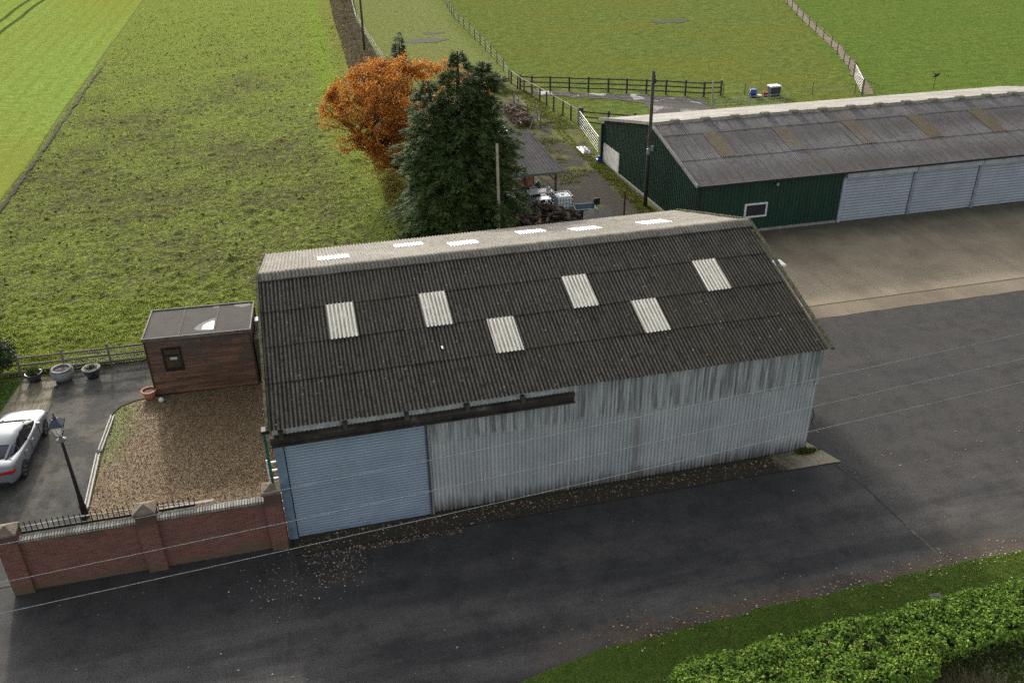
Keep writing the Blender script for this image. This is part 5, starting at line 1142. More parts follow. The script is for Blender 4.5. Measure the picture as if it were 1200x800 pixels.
hedge_strip('rough_hedgerow', 'low yellowish scrubby hedgerow below the oak and left of the conifer', [(8.4, 46), (8.3, 38), (8.2, 31), (8.6, 26), (9.3, 20), (9.8, 15.2)], [0.9, 1.0, 0.9, 1.0, 1.2, 1.2], [0.7, 0.6, 0.45, 0.4, 0.5, 0.5], 24000, 0.14, ymg)

# big laurel-like hedge bottom right
lau = foliage('privet_leaf', [(0, (0.035, 0.075, 0.018)), (0.3, (0.125, 0.225, 0.038)), (0.8, (0.26, 0.41, 0.065)), (0.96, (0.40, 0.53, 0.09)), (1, (0.42, 0.3, 0.12))], 0.35, 0.7, 0.12)
hedge = thing('clipped_hedge', 'leafy bright green clipped hedge along the grass verge at the bottom right', 'hedge', (20, -10.2, 0))
HX0, HX1 = 9.7, 30.0
def h_front(x): return -9.25 + 0.25 * noise.noise(Vector((x * 0.6, 0, 4))) + 0.05 * (x - 16) * 0.5 - max(0, 11.2 - x) * 0.5  # north face
def h_back(x): return -11.75 + 0.35 * noise.noise(Vector((x * 0.5, 7, 4))) + (0.75 if x > 17.6 else 0.0) * min(1, (x - 17.6) / 0.5) + max(0, 11.2 - x) * 0.3
def h_top(x, y): return 1.25 + 0.16 * noise.noise(Vector((x * 0.9, y * 0.9, 1))) + 0.10 * noise.noise(Vector((x * 2.6, y * 2.6, 1))) - max(0, 10.6 - x) * 0.5
C = []; Nn = []
n_ = 62000
xs_ = rng.uniform(HX0, HX1, n_); ts = rng.uniform(0, 1, n_); kind = rng.uniform(0, 1, n_)
for x, t, k in zip(xs_, ts, kind):
    y0, y1 = h_back(x), h_front(x)
    if k < 0.60:
        y = y0 + (y1 - y0) * t; e = min(1, min(t, 1 - t) / 0.14); z = h_top(x, y) - 0.22 * (1 - e) ** 2 - abs(random.gauss(0, 0.07)); C.append((x, y, z)); Nn.append((0, (0.4 if t > .9 else -0.4 if t < .1 else 0), 1))
    elif k < 0.86:
        z = t * 1.15; y = y0 + 0.12 * noise.noise(Vector((x * 1.5, z * 2, 8))) + abs(random.gauss(0, 0.08)) + (0.25 * (1 - t)); C.append((x, y, z)); Nn.append((0, -1, 0.4))
        if t < 0.55 and random.random() < 0.75: C.pop(); Nn.pop()
    else:
        z = t * 1.15; y = y1 - abs(random.gauss(0, 0.08)); C.append((x, y, z)); Nn.append((0, 1, 0.4))
C = np.array(C); Nn = np.array(Nn, float)
cl2 = np.array([noise.noise(Vector((a_ * 3.2, b_ * 3.2, c_ * 3.2))) for a_, b_, c_ in C]); kp = cl2 > -0.45; C, Nn, cl2 = C[kp], Nn[kp], cl2[kp]; C[:, 2] += cl2 * 0.10
# leaves gather into little shoots
cl_ = rng.normal(size=C.shape) * 0.02; C = C + cl_
V, F = leafquads(C, rng.uniform(0.075, 0.14, len(C)), N=Nn, jit=1.2, asp=0.6); mk('foliage', V, F, lau, hedge)
# dark twiggy inside that stops the light
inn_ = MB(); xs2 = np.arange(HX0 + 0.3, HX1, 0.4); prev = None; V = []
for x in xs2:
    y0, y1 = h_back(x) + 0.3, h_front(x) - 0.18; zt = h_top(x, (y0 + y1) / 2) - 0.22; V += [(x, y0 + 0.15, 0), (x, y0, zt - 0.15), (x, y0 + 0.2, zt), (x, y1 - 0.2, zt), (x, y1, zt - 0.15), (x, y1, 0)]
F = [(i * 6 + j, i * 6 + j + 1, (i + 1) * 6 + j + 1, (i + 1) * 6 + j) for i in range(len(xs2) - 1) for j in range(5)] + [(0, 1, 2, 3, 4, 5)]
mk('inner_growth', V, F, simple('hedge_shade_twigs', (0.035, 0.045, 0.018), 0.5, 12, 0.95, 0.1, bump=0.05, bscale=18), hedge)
T = MB()
for k in range(900):
    x = random.uniform(HX0 + 0.3, HX1); y = h_back(x) + random.uniform(-0.1, 0.3); z = random.uniform(0, 0.5); T.tube([(x, y, z), (x + random.gauss(0, .15), y - random.uniform(0, .25), z + random.uniform(.15, .5))], [0.008, 0.003], 3, cap=False)
T.build('twigs', simple('twig', (0.10, 0.075, 0.055), 0.3, 7), hedge)
# undergrowth behind the hedge
und = foliage('undergrowth_leaf', [(0, (0.05, 0.065, 0.025)), (0.4, (0.15, 0.125, 0.075)), (0.75, (0.13, 0.23, 0.055)), (1, (0.34, 0.28, 0.18))], 0.2, 0.8, 0.1)
P = np.column_stack([rng.uniform(12.5, 30, 26000), rng.uniform(-14.5, -10.6, 26000)]); yb_ = np.array([h_back(x) for x in P[:, 0]]); P = P[P[:, 1] < yb_ + 0.1]
z = np.array([0.22 + 0.35 * noise.noise(Vector((x * 1.1, y * 1.1, 5))) for x, y in P]); C = np.column_stack([P, np.maximum(0.06, z * rng.uniform(0.2, 1.2, len(P)))])
V, F = leafquads(C, rng.uniform(0.05, 0.12, len(C)), jit=1); props(mk('undergrowth', V, F, und), 'dark tangled brambles and ivy at the foot of the clipped hedge', 'undergrowth', kind='stuff')
# pale dried tuft of grass
tuft = foliage('dry_grass', [(0, (0.16, 0.13, 0.075)), (1, (0.38, 0.33, 0.2))], 0.3, 0.9, 0.1)
P = rng.normal(size=(420, 2)) * [0.55, 0.28] + [18.6, -12.0]; V, F = blades(P, 0.42, 0.008, 9, 0.1, 0.12, 0.9); props(mk('dry_grass', V, F, tuft), 'pale dry grass tuft behind the clipped hedge at the lower right', 'grass', kind='stuff')

# ------------------------------------------------------------------ GRASS (stuff)
fgr = foliage('field_grass_blade', [(0, (0.10, 0.11, 0.03)), (0.3, (0.19, 0.235, 0.046)), (0.75, (0.29, 0.355, 0.075)), (1, (0.46, 0.48, 0.18))], 0.4, 0.7, 0.15)
n_ = 110000; P = np.column_stack([rng.uniform(-18.3, 11.0, n_), 14.7 + (100 ** rng.uniform(0, 1, n_) - 1) / 99 * 95 * 0.95]); P = P[P[:, 0] < field_right(P[:, 1])]
dn = np.array([noise.noise(Vector((x * 0.55, y * 0.6, 3))) * 0.8 + noise.noise(Vector((x * 2.0, y * 2.2, 3))) * 0.9 for x, y in P]) + np.interp(P[:, 1], [15, 19, 26], [0.55, 0.25, 0.0]) + np.interp(P[:, 0], [3, 8], [0, 0.2])
P = P[dn > 0.02]; dn = dn[dn > 0.02]
zg = np.array([fh(x, y) for x, y in P]); hh = np.interp(P[:, 1], [14.7, 17, 24, 110], [0.26, 0.19, 0.10, 0.11]) * (0.6 + 0.6 * np.clip(dn, 0, 1)); print('field tufts', len(P))
V, F = blades(P, hh * 0.85, 0.018, 5, 0.07, zg, 0.6); props(mk('grass', V, F, fgr), 'tufts of green grass growing over the rough field', 'grass', kind='stuff')
Pc = np.column_stack([rng.uniform(-18, 8.5, 1300), 15 + rng.uniform(0, 1, 1300) ** 1.4 * 105]); zc = np.array([fh(x, y) for x, y in Pc])
V, F = blades(Pc, rng.uniform(0.06, 0.15, len(Pc)), 0.025, 12, 0.09, zc, 0.8); props(mk('weeds', V, F, foliage('dark_field_weed', [(0, (0.02, 0.032, 0.012)), (1, (0.06, 0.085, 0.02))], 0.15)), 'small dark weed clumps dotted over the rough field', 'weeds', kind='stuff')
# taller fringe behind the garden fence
P = np.column_stack([rng.uniform(-14.5, 9.5, 5200), rng.uniform(14.6, 16.4, 5200)]); P = P[~((P[:, 0] > -0.6) & (P[:, 1] < 14.5))]
tz_ = np.array([0.5 + noise.noise(Vector((x * 1.2, y * 1.5, 8))) for x, y in P]); V, F = blades(P, 0.12 + 0.35 * np.clip(tz_ - 0.3, 0, 1), 0.022, 7, 0.14, 0.05, 0.8)
props(mk('tall_grass', V, F, foliage('tall_grass_blade', [(0, (0.15, 0.10, 0.045)), (0.25, (0.19, 0.22, 0.04)), (0.7, (0.29, 0.37, 0.045)), (1, (0.42, 0.46, 0.10))], 0.4)), 'long bright grass behind the garden rail fence', 'grass', kind='stuff')
# verge
n_ = 42000; P = np.column_stack([rng.uniform(5.5, 30, n_), rng.uniform(-9.9, -7.05, n_)]); vx = [p[0] for p in ve]; vy = [p[1] for p in ve]; lim = np.interp(P[:, 0], vx, vy); P = P[P[:, 1] < lim - 0.02]
vgr = foliage('verge_blade', [(0, (0.09, 0.145, 0.026)), (0.5, (0.18, 0.275, 0.044)), (1, (0.31, 0.40, 0.08))], 0.35, 0.6, 0.2)
V, F = blades(P, 0.055, 0.008, 4, 0.05, 0.045, 0.7); props(mk('grass', V, F, vgr), 'short green grass of the roadside verge', 'grass', kind='stuff')
# weeds beside the green barn and in the yard
P = np.vstack([np.column_stack([24.3 - np.abs(rng.normal(0, 0.5, 1400)) - 0.0, rng.uniform(22, 37, 1400)]), np.column_stack([rng.uniform(17, 24, 1500), rng.uniform(33, 46, 1500)]), sample_poly([(22, 46), (25.4, 46), (24.4, 60), (21.5, 60), (19.5, 52)], 1500)])
dn = np.array([noise.noise(Vector((x * 0.5, y * 0.5, 13))) for x, y in P]); P = P[(dn > 0.05) | (P[:, 0] > 23.3)]
V, F = blades(P, 0.14, 0.03, 6, 0.18, 0.01, 0.9); props(mk('weeds', V, F, foliage('yard_weed', [(0, (0.08, 0.07, 0.03)), (0.4, (0.11, 0.13, 0.025)), (1, (0.22, 0.25, 0.04))], 0.3)), 'yellow green weeds along the green barn and across the yard', 'weeds', kind='stuff')
# fallen leaves on the road
n_ = 2600; P = np.column_stack([rng.uniform(-9, 30, n_), rng.uniform(-7.4, 9.5, n_)]); dn = rng.uniform(0, 1, n_)
keep = np.where(P[:, 1] < -6.2, dn < 0.85, np.where((P[:, 1] > -2.2) & (P[:, 1] < -0.9), dn < 0.5, dn < 0.13)); keep &= ~((P[:, 1] > -1.0) & (P[:, 0] < 20.6)); P = P[keep]
P2 = np.column_stack([rng.uniform(0.2, 20.6, 1100), -0.15 - np.abs(rng.normal(0, 0.5, 1100))]); P2 = P2[(P2[:, 1] > -1.0)]
P3 = np.vstack([np.column_stack([rng.normal(0.2, 1.2, 260), rng.normal(-2.0, 0.7, 260)]), np.column_stack([rng.normal(1.6, 0.5, 160), rng.normal(-1.9, 0.4, 160)]), np.column_stack([rng.uniform(0.3, 6, 260), rng.uniform(-1.3, -1.0, 260)])]); P3 = P3[P3[:, 1] < -0.6]
xx_ = rng.uniform(9, 30, 650); P4 = np.column_stack([xx_, np.interp(xx_, vx, vy) + rng.normal(0.16, 0.24, 650)]); P5 = np.column_stack([rng.uniform(16, 27, 150), rng.uniform(-8.4, -7.2, 150)])
P = np.vstack([P, P2, P3, P4, P5]); zz = np.where((P[:, 1] > -1.0) & (P[:, 1] < 0) & (P[:, 0] < 20.8), 0.045, 0.018); zz = np.where(P[:, 1] < np.interp(P[:, 0], vx, vy), 0.085, zz)
V, F = leafquads(np.column_stack([P, zz]), rng.uniform(0.03, 0.085, len(P)), N=np.tile([0, 0, 3.0], (len(P), 1)), jit=0.5, asp=0.75)
lf = NB('fallen_leaf', 0.8, 0.2); lf.color(lf.ramp(lf.isl, [(0, (0.12, 0.07, 0.04)), (0.5, (0.26, 0.16, 0.09)), (0.85, (0.4, 0.28, 0.18)), (1, (0.6, 0.52, 0.42))]))
props(mk('fallen_leaves', V, F, lf.m), 'brown and pale fallen leaves scattered on the asphalt road and verge edge', 'leaves', kind='stuff')

# ------------------------------------------------------------------ FIELD FENCES, GATES, POLES
def wire_fence(label, pts, h, mat, step=None, wires=(0.35, 0.7, 1.05), r=0.045, name='wire_fence', top=None, group=None, wr=0.012):
    f = thing(name, label, 'fence', (pts[0][0], pts[0][1], 0), 0, group); P = [Vector((x, y, 0)) for x, y in pts]; posts = [P[0]]
    if step:
        for a_, b_ in zip(P[:-1], P[1:]):
            k = max(1, int(round((b_ - a_).length / step)))
            for i in range(1, k + 1): posts.append(a_.lerp(b_, i / k))
    else: posts = P
    posts = posts[:98]
    for p in posts:
        hh_ = h * random.uniform(0.93, 1.06); le = Vector((random.gauss(0, .03), random.gauss(0, .03), 0)); MB().tube([p - Vector((0, 0, 0.1)), p + le + Vector((0, 0, hh_))], [r, r * 0.9], 6).build('post', mat, f)
    for z_ in wires:
        m_ = MB()
        for a_, b_ in zip(posts[:-1], posts[1:]): m_.bar(a_ + Vector((0, 0, z_)), b_ + Vector((0, 0, z_)), wr)
        m_.build('wire', mesh_wire, f)
    if top:
        m_ = MB()
        for a_, b_ in zip(posts[:-1], posts[1:]): m_.bar(a_ + Vector((0, 0, h - 0.02)), b_ + Vector((0, 0, h - 0.02)), 0.05, 0.06)
        m_.build('top_rail', top, f)
    return f
wire_fence('long line of grey posts and wire dividing the two far paddocks', [(30.5, 160), (28.6, 139), (26.6, 118), (25.1, 101.4), (24.9, 90), (24.8, 83), (24.6, 76.3), (24.3, 68.9), (23.7, 64.0)], 1.3, wood_grey, 3.3, r=0.07, wr=0.014)
wire_fence('post fence with pale top rail running from the paddock corner to the white gate', [(23.7, 63.1), (23.8, 60.9), (24.0, 59.1), (24.3, 57.3), (24.6, 55.6), (24.8, 53.9), (25.0, 52.3), (25.3, 50.4), (25.5, 48.6), (25.8, 46.9)], 1.3, wood_dark, None, top=wood_pale, r=0.08)
wire_fence('short run of leaning posts and wire beside the log pile', [(22.1, 55.6), (22.0, 53.8), (22.14, 50.8), (22.65, 49.3), (22.3, 47.1)], 1.25, wood_grey, None, r=0.06, wires=(0.5, 0.95))
m_ = MB(); m_.bar((21.3, 46.9, 0.0), (22.5, 48.9, 1.25), 0.09); props(m_.build('brace_post', wood_grey), 'slanting brace post leaning at the end of the short wire fence', 'post')
rail_fence('dark three rail timber fence between the muddy patch and the far paddock', [(24.0, 60.6), (25.0, 59.9), (26.7, 59.3), (28.4, 58.5), (30.1, 57.7), (31.9, 57.0), (33.5, 56.2), (35.2, 55.4), (36.9, 54.6), (38.5, 53.7), (40.0, 52.8), (41.7, 52.7)], 1.32, 3, 1.42, wood_dark, pr=0.08, rw=(0.05, 0.12))
rail_fence('short dark three rail fence between the white gate and the green barn', [(25.95, 46.9), (27.9, 45.6), (29.8, 44.4)], 1.25, 3, 1.4, wood_dark, pr=0.09, rw=(0.05, 0.11))
def bar_gate(a_, b_, h, label, mat, nb=6, z0=0.15, group=None):
    g_ = thing('bar_gate', label, 'gate', (a_[0], a_[1], 0), 0, group); A = Vector((a_[0], a_[1], 0)); B_ = Vector((b_[0], b_[1], 0)); m_ = MB()
    for p in (A, B_, (A + B_) / 2): m_.tube([p + Vector((0, 0, z0)), p + Vector((0, 0, h))], 0.025, 6)
    m_.build('upright', mat, g_)
    for k in range(nb): 
        z_ = z0 + (h - z0) * k / (nb - 1); MB().tube([A + Vector((0, 0, z_)), B_ + Vector((0, 0, z_))], 0.016 if k < nb - 1 else 0.035, 6).build('bar', mat, g_)
    return g_
wg_ = simple('white_gate_metal', (0.55, 0.55, 0.53), 0.2, 3, 0.5)
bar_gate((25.6, 46.4), (24.75, 39.0), 1.35, 'long white barred metal gate leading to the corner of the green barn', wg_)
m_ = MB(); m_.box(25.55, 25.95, 46.5, 46.9, 0, 1.6); props(m_.build('gate_post', wood_dark), 'stout dark gate post at the far end of the white gate', 'post')
wire_fence('line of posts and wire with bare strip between the middle and right-hand fields', [(84, 124), (75.2, 101.6), (71.9, 93.2), (68.9, 85.1), (66.5, 77.7), (63.6, 69.4), (60.8, 62.3), (58.0, 56.0)], 1.25, wood_grey, 4.2, r=0.07)
bar_gate((57.6, 55.2), (54.6, 49.2), 1.3, 'pale barred gate at the near end of the right-hand field fence', wg_, 6)
for (x, y, lb_) in ((57.8, 55.5, 'far timber post of the pale field gate'), (54.4, 48.9, 'near timber post of the pale field gate')):
    props(MB().tube([(x, y, 0), (x, y, 1.6)], 0.1, 8).build('gate_post', wood_grey), lb_, 'post', 'posts of the pale field gate')
sp_ = ribbon('bare_strip', [(84.5, 124), (75.9, 101.6), (69.6, 85.1), (64.3, 69.4), (61.4, 62.3), (58.3, 55.5), (55.4, 49)], 0.75, 0.01, simple('bare_fence_strip', (0.17, 0.14, 0.09), 0.35, 1.5, 0.95, 0.1), 3, 0.15)
wire_fence('sparse thin posts and wire crossing the middle paddock behind the blue drum', [(41.9, 52.6), (44, 52.3), (47.0, 51.6), (50.2, 50.6), (53.9, 49.3)], 1.1, wood_grey, None, r=0.05, wires=(0.3, 0.6, 0.95))
m_ = MB(); m_.tube([(38.4, 47.6, 0), (38.38, 47.65, 1.3), (38.3, 47.6, 2.75)], 0.075, 8); props(m_.build('pole', wood_pale), 'tall pale bare timber pole standing beside the muddy patch', 'pole')
f_ = thing('mesh_fence', 'see-through wire mesh panel fence behind the green barn roof', 'fence', (41, 47, 0)); m_ = MB()
for xx in np.arange(38.6, 45.5, 0.3): m_.bar((xx, 47.5, 0.1), (xx, 47.5, 1.15), 0.012)
for zz in (0.1, 0.36, 0.62, 0.88, 1.15): m_.bar((38.6, 47.5, zz), (45.5, 47.5, zz), 0.016)
m_.build('mesh', galv, f_)
for xx in (38.6, 42, 45.5): MB().tube([(xx, 47.5, 0), (xx, 47.5, 1.3)], 0.04, 6).build('post', galv, f_)
drum = thing('drum', 'bright blue plastic drum in the middle paddock', 'drum', (44.4, 51.4, 0)); bl = simple('blue_plastic', (0.01, 0.045, 0.28), 0.2, 3, 0.4, 0.5)
MB().lathe((44.4, 51.4, 0), [(0.30, 0), (0.34, 0.1), (0.32, 0.35), (0.35, 0.37), (0.32, 0.41), (0.34, 0.66), (0.30, 0.7)], 18).build('barrel', bl, drum, True); MB().lathe((44.4, 51.4, 0), [(0.28, 0.701), (0.28, 0.73)], 18).build('lid', bl, drum)
tank = thing('water_trough', 'dark box trough with pale lid beside the blue drum', 'trough', (46.4, 51.3, 0)); MB().bevbox(46.0, 47.0, 50.9, 51.7, 0, 0.85, 0.04).build('body', simple('dark_trough', (0.05, 0.055, 0.06), 0.3, 4), tank); MB().bevbox(45.95, 47.05, 50.85, 51.75, 0.86, 0.98, 0.03).build('lid', white_paint, tank)
bk_ = thing('feed_bucket', 'small red bucket between the blue drum and the dark trough', 'bucket', (45.6, 51.2, 0)); MB().lathe((45.6, 51.2, 0), [(0.17, 0), (0.23, 0.4), (0.25, 0.42), (0.22, 0.42), (0.2, 0.38)], 14).build('body', simple('red_plastic', (0.45, 0.09, 0.06), 0.2, 5), bk_, True); MB().tube([(45.38, 51.2, 0.4), (45.45, 51.2, 0.6), (45.75, 51.2, 0.6), (45.82, 51.2, 0.4)], 0.012, 5).build('handle', galv, bk_)
props(MB().lathe((44.95, 51.15, 0), [(0.2, 0), (0.24, 0.18), (0.25, 0.2), (0.2, 0.2)], 14).build('feed_bowl', white_paint, None, True), 'low white feed bowl on the grass beside the red bucket', 'bowl')
# bird on a stick in right-hand field
bd = thing('bird_scarer', 'black bird shaped scarer on a thin stick in the right-hand green field', 'bird scarer', (62.4, 49.2, 0)); MB().tube([(62.4, 49.2, 0), (62.4, 49.2, 1.2)], 0.03, 6).build('stick', wood_dark, bd)
m_ = MB(); m_.tube([(62.0, 49.2, 1.1), (62.25, 49.2, 1.25), (62.5, 49.2, 1.3), (62.7, 49.2, 1.38), (62.85, 49.2, 1.34)], [0.02, 0.12, 0.14, 0.08, 0.02], 8); m_.add([(62.3, 49.1, 1.3), (62.6, 49.1, 1.3), (62.4, 48.6, 1.5), (62.3, 49.3, 1.3), (62.6, 49.3, 1.3), (62.4, 49.8, 1.5)], [(0, 1, 2), (3, 5, 4)]); m_.build('bird', black_metal, bd)
# pale wire fence right of bramble hedge
wire_fence('line of small pale posts between the bramble hedge and the far pole', [(13.4, 132), (12.85, 122.6), (11.9, 104), (12.0, 91), (12.2, 83.5), (12.3, 76.5), (12.4, 70)], 1.05, white_paint, 2.4, r=0.035, wr=0.012)

def utility_pole(x, y, h, r, mat, label, extras=True):
    o = thing('utility_pole', label, 'utility pole', (x, y, 0)); MB().tube([(x, y, -0.1), (x + 0.03, y, h * 0.5), (x, y, h)], [r, r * 0.85, r * 0.7], 10).build('pole', mat, o, True); return o
pole_dark = simple('creosoted_pole', (0.07, 0.06, 0.05), 0.35, 2.5, 0.9, 0.15); pole_grey = simple('silvered_pole', (0.3, 0.27, 0.2), 0.3, 3, 0.9, 0.15)
up1 = utility_pole(24.05, 27.2, 8.95, 0.14, pole_dark, 'tall dark timber utility pole beside the green gable wall')
m_ = MB(); m_.bevbox(23.85, 24.05, 26.95, 27.05, 3.7, 4.1, 0.02); m_.bevbox(24.1, 24.3, 26.95, 27.1, 3.9, 4.25, 0.02); m_.build('fuse_box', galv, up1)
m_ = MB(); m_.tube([(24.0, 27.02, 0.1), (24.02, 27.02, 3.6)], 0.03, 6); m_.build('conduit', black_metal, up1)
m_ = MB(); m_.bar((24.05, 27.05, 8.2), (24.05, 27.0, 8.75), 0.14, 0.05); m_.tube([(24.18, 27.1, 8.2), (24.2, 27.1, 8.5)], [0.05, 0.04], 8); m_.build('insulator', simple('insulator_brown', (0.07, 0.05, 0.05), 0.2, 4, 0.3), up1)
up2 = utility_pole(12.76, 22.0, 6.85, 0.11, pole_grey, 'bare silvery grey pole in front of the dark conifer'); 
up3 = utility_pole(10.9, 82.4, 9.5, 0.15, pole_dark, 'dark utility pole rising beside the distant bramble hedge'); MB().bar((10.5, 82.4, 8.9), (11.3, 82.4, 8.9), 0.1).build('cross_arm', pole_dark, up3)
stake = props(MB().tube([(22.07, 25.9, 0), (22.07, 25.9, 1.78)], 0.06, 8).build('stake', simple('rusty_dark_steel', (0.06, 0.035, 0.028), 0.3, 4)), 'thin rusty dark steel stake in the yard behind the big barn ridge', 'stake')
fl = thing('site_light', 'small black square work light on a thin stand by the grey slabs', 'work light', (20.6, 27.2, 0)); MB().tube([(20.6, 27.2, 0), (20.6, 27.2, 0.6)], 0.03, 6).build('stand', black_metal, fl); MB().bevbox(20.4, 20.82, 27.12, 27.28, 0.55, 0.98, 0.03).build('lamp_head', black_metal, fl)

# overhead cables crossing the road, carried by poles outside the picture
for z0, z1, zm, lb_ in ((11.18, 12.40, 11.62, 'topmost of the three pale overhead cables crossing in front of the barn'), (10.35, 11.72, 10.90, 'middle one of the three pale overhead cables crossing in front of the barn'), (9.66, 11.08, 10.25, 'lowest of the three pale overhead cables crossing above the dark road')):
    x0_, x1_ = -6.0, 20.5; m_ = MB(); pts = []
    for i in range(41):
        t = i / 40; x = -14 + 40 * t; lin = z0 + (z1 - z0) * (x + 3.9) / 20.6; mid = z0 + (z1 - z0) * (5.3 + 3.9) / 20.6; k = (zm - mid) / ((5.3 + 3.9) * (16.7 - 5.3)); pts.append((x, -12.0, lin + k * (x + 3.9) * (16.7 - x)))
    m_.tube(pts, 0.006, 6); props(m_.build('overhead_cable', wire_mat, None, True), lb_, 'cable', 'overhead cables crossing the road')

# ------------------------------------------------------------------ YARD CLUTTER
sh = thing('open_shelter', 'open sided timber shelter with corrugated pitched roof beside the conifer', 'shelter', (17, 32, 0))
def SR(t, s):   # roof plane: eave front-left -> front-right, up to the apex line
    A = Vector((14.2, 29.0, 2.35)); B_ = Vector((18.75, 28.9, 2.45)); C_ = Vector((17.55, 33.6, 4.0)); D_ = Vector((14.2, 33.6, 4.0)); return A.lerp(B_, t).lerp(D_.lerp(C_, t), s)
V = []; nx, ny = 18 * 6 + 1, 8
for j in range(ny + 1):
    for i in range(nx):
        p = SR(i / (nx - 1), j / ny); V.append((p.x, p.y, p.z + 0.045 * math.cos(2 * math.pi * i / 6 / 1.0) + 0.012 * (j % 2)))
mk('roof_slope', V, [(j * nx + i, j * nx + i + 1, (j + 1) * nx + i + 1, (j + 1) * nx + i) for j in range(ny) for i in range(nx - 1)], simple('brown_grey_roof_sheet', (0.15, 0.135, 0.125), 0.25, 2.5, 0.7), sh, True)
m_ = MB(); B_ = SR(1, 0); A = SR(0, 0); C_ = SR(1, 1); D_ = SR(0, 1); E1 = Vector((18.9, 37.6, 2.5)); E0 = Vector((14.2, 37.6, 2.4)); m_.add([D_, C_, E1, E0], [(0, 1, 2, 3)]); m_.build('roof_slope', simple('grey_back_roof', (0.2, 0.19, 0.17), 0.25, 2.5), sh)
m_ = MB(); m_.bar(A + Vector((0, -.02, -0.06)), B_ + Vector((0, -.02, -0.06)), 0.05, 0.16); m_.bar(B_ + Vector((0.02, 0, 0.0)), C_ + Vector((0.02, 0, 0.0)), 0.07, 0.14); m_.bar(C_ + Vector((0.02, 0, 0)), E1, 0.07, 0.14); m_.build('fascia', simple('grey_green_fascia', (0.12, 0.14, 0.13), 0.3, 4), sh)
for (x, y, z) in ((14.4, 29.3, 2.4), (16.3, 29.3, 2.4), (18.4, 29.3, 2.45), (18.5, 37.3, 2.5), (18.0, 33.6, 3.7)): MB().box(x - 0.06, x + 0.06, y - 0.06, y + 0.06, 0, z).build('post', wood_dark, sh)
MB().bar((18.4, 29.35, 1.7), (17.7, 29.35, 2.35), 0.07).build('brace', wood_dark, sh)
poly_sheet('patio', [(13.8, 28.7), (18.3, 28.7), (18.3, 33), (13.8, 33)], 0.045, simple('patio_slab', (0.36, 0.36, 0.38), 0.15, 2, 0.7))
tb = thing('work_table', 'white topped work table under the open shelter', 'table', (17.4, 29.9, 0)); MB().bevbox(16.6, 18.3, 29.4, 30.2, 0.82, 0.9, 0.02).build('table_top', white_paint, tb)
for (x, y) in ((16.7, 29.5), (18.2, 29.5), (16.7, 30.1), (18.2, 30.1)): MB().box(x - .03, x + .03, y - .03, y + .03, 0.045, 0.82).build('leg', galv, tb)
MB().box(16.7, 18.2, 29.5, 30.1, 0.3, 0.34).build('lower_shelf', galv, tb)
ov = thing('clay_oven', 'reddish brown domed clay oven under the open shelter', 'oven', (16.7, 30.9, 0)); MB().lathe((16.7, 30.9, 0), [(0.55, 1.0), (0.55, 1.25), (0.45, 1.6), (0.25, 1.8), (0.08, 1.86)], 18).build('dome', simple('oven_clay', (0.3, 0.12, 0.07), 0.3, 5), ov, True); MB().box(16.1, 17.3, 30.3, 31.5, 0.045, 1.0).build('base', simple('oven_brick', (0.09, 0.07, 0.06), 0.4, 6), ov)
MB().tube([(16.7, 31.1, 1.7), (16.7, 31.1, 2.3)], 0.08, 8).build('flue', black_metal, ov)
gb_ = thing('gas_bottle', 'dark green gas bottle beside the clay oven', 'gas bottle', (17.6, 30.8, 0.045)); MB().lathe((17.6, 30.8, 0.0), [(0.16, 0.045), (0.18, 0.1), (0.18, 1.0), (0.14, 1.12), (0.05, 1.18)], 14).build('cylinder', simple('gas_green', (0.02, 0.09, 0.07), 0.2, 4, 0.4), gb_, True); MB().lathe((17.6, 30.8, 0), [(0.04, 1.18), (0.04, 1.28)], 8).build('valve', galv, gb_)
pp = thing('plastic_crate', 'pale plastic crate on the white work table', 'crate', (17.0, 29.8, 0.9)); m_ = MB(); m_.box(16.75, 17.25, 29.6, 30.0, 0.905, 0.92); m_.box(16.75, 17.25, 29.6, 29.63, 0.92, 1.15); m_.box(16.75, 17.25, 29.97, 30.0, 0.92, 1.15); m_.box(16.75, 16.78, 29.63, 29.97, 0.92, 1.15); m_.box(17.22, 17.25, 29.63, 29.97, 0.92, 1.15); m_.build('box', simple('crate_plastic', (0.45, 0.45, 0.42), 0.2, 4), pp); MB().box(16.8, 17.2, 29.66, 29.94, 0.921, 1.1).build('contents', simple('dark_contents', (0.08, 0.06, 0.05), 0.4, 12), pp)
sk_ = props(MB().tube([(18.05, 29.75, 0.90), (18.0, 29.75, 1.05), (17.9, 29.8, 1.12)], [0.18, 0.15, 0.05], 10).build('covered_bowl', white_paint, None, True), 'rounded white covered bowl at the right end of the work table', 'bowl')
# IBC tank
ibc = thing('ibc_tank', 'white plastic liquid tank in a metal cage on a pallet', 'tank', (18.55, 28.0, 0))
MB().bevbox(18.02, 19.0, 27.5, 28.45, 0.17, 1.16, 0.07).build('bladder', simple('translucent_tank', (0.62, 0.64, 0.64), 0.08, 2, 0.35), ibc)
m_ = MB()
for k in range(6):
    x = 17.99 + k * 0.208; m_.bar((x, 27.46, 0.15), (x, 27.46, 1.2), 0.022); m_.bar((x, 28.49, 0.15), (x, 28.49, 1.2), 0.022); m_.bar((x, 27.46, 1.2), (x, 28.49, 1.2), 0.022) if k in (1, 4) else None
    y = 27.46 + k * 0.206; m_.bar((17.99, y, 0.15), (17.99, y, 1.2), 0.022); m_.bar((19.03, y, 0.15), (19.03, y, 1.2), 0.022)
for z in (0.2, 0.45, 0.7, 0.95, 1.2):
    m_.bar((17.99, 27.46, z), (19.03, 27.46, z), 0.022); m_.bar((17.99, 28.49, z), (19.03, 28.49, z), 0.022); m_.bar((17.99, 27.46, z), (17.99, 28.49, z), 0.022); m_.bar((19.03, 27.46, z), (19.03, 28.49, z), 0.022)
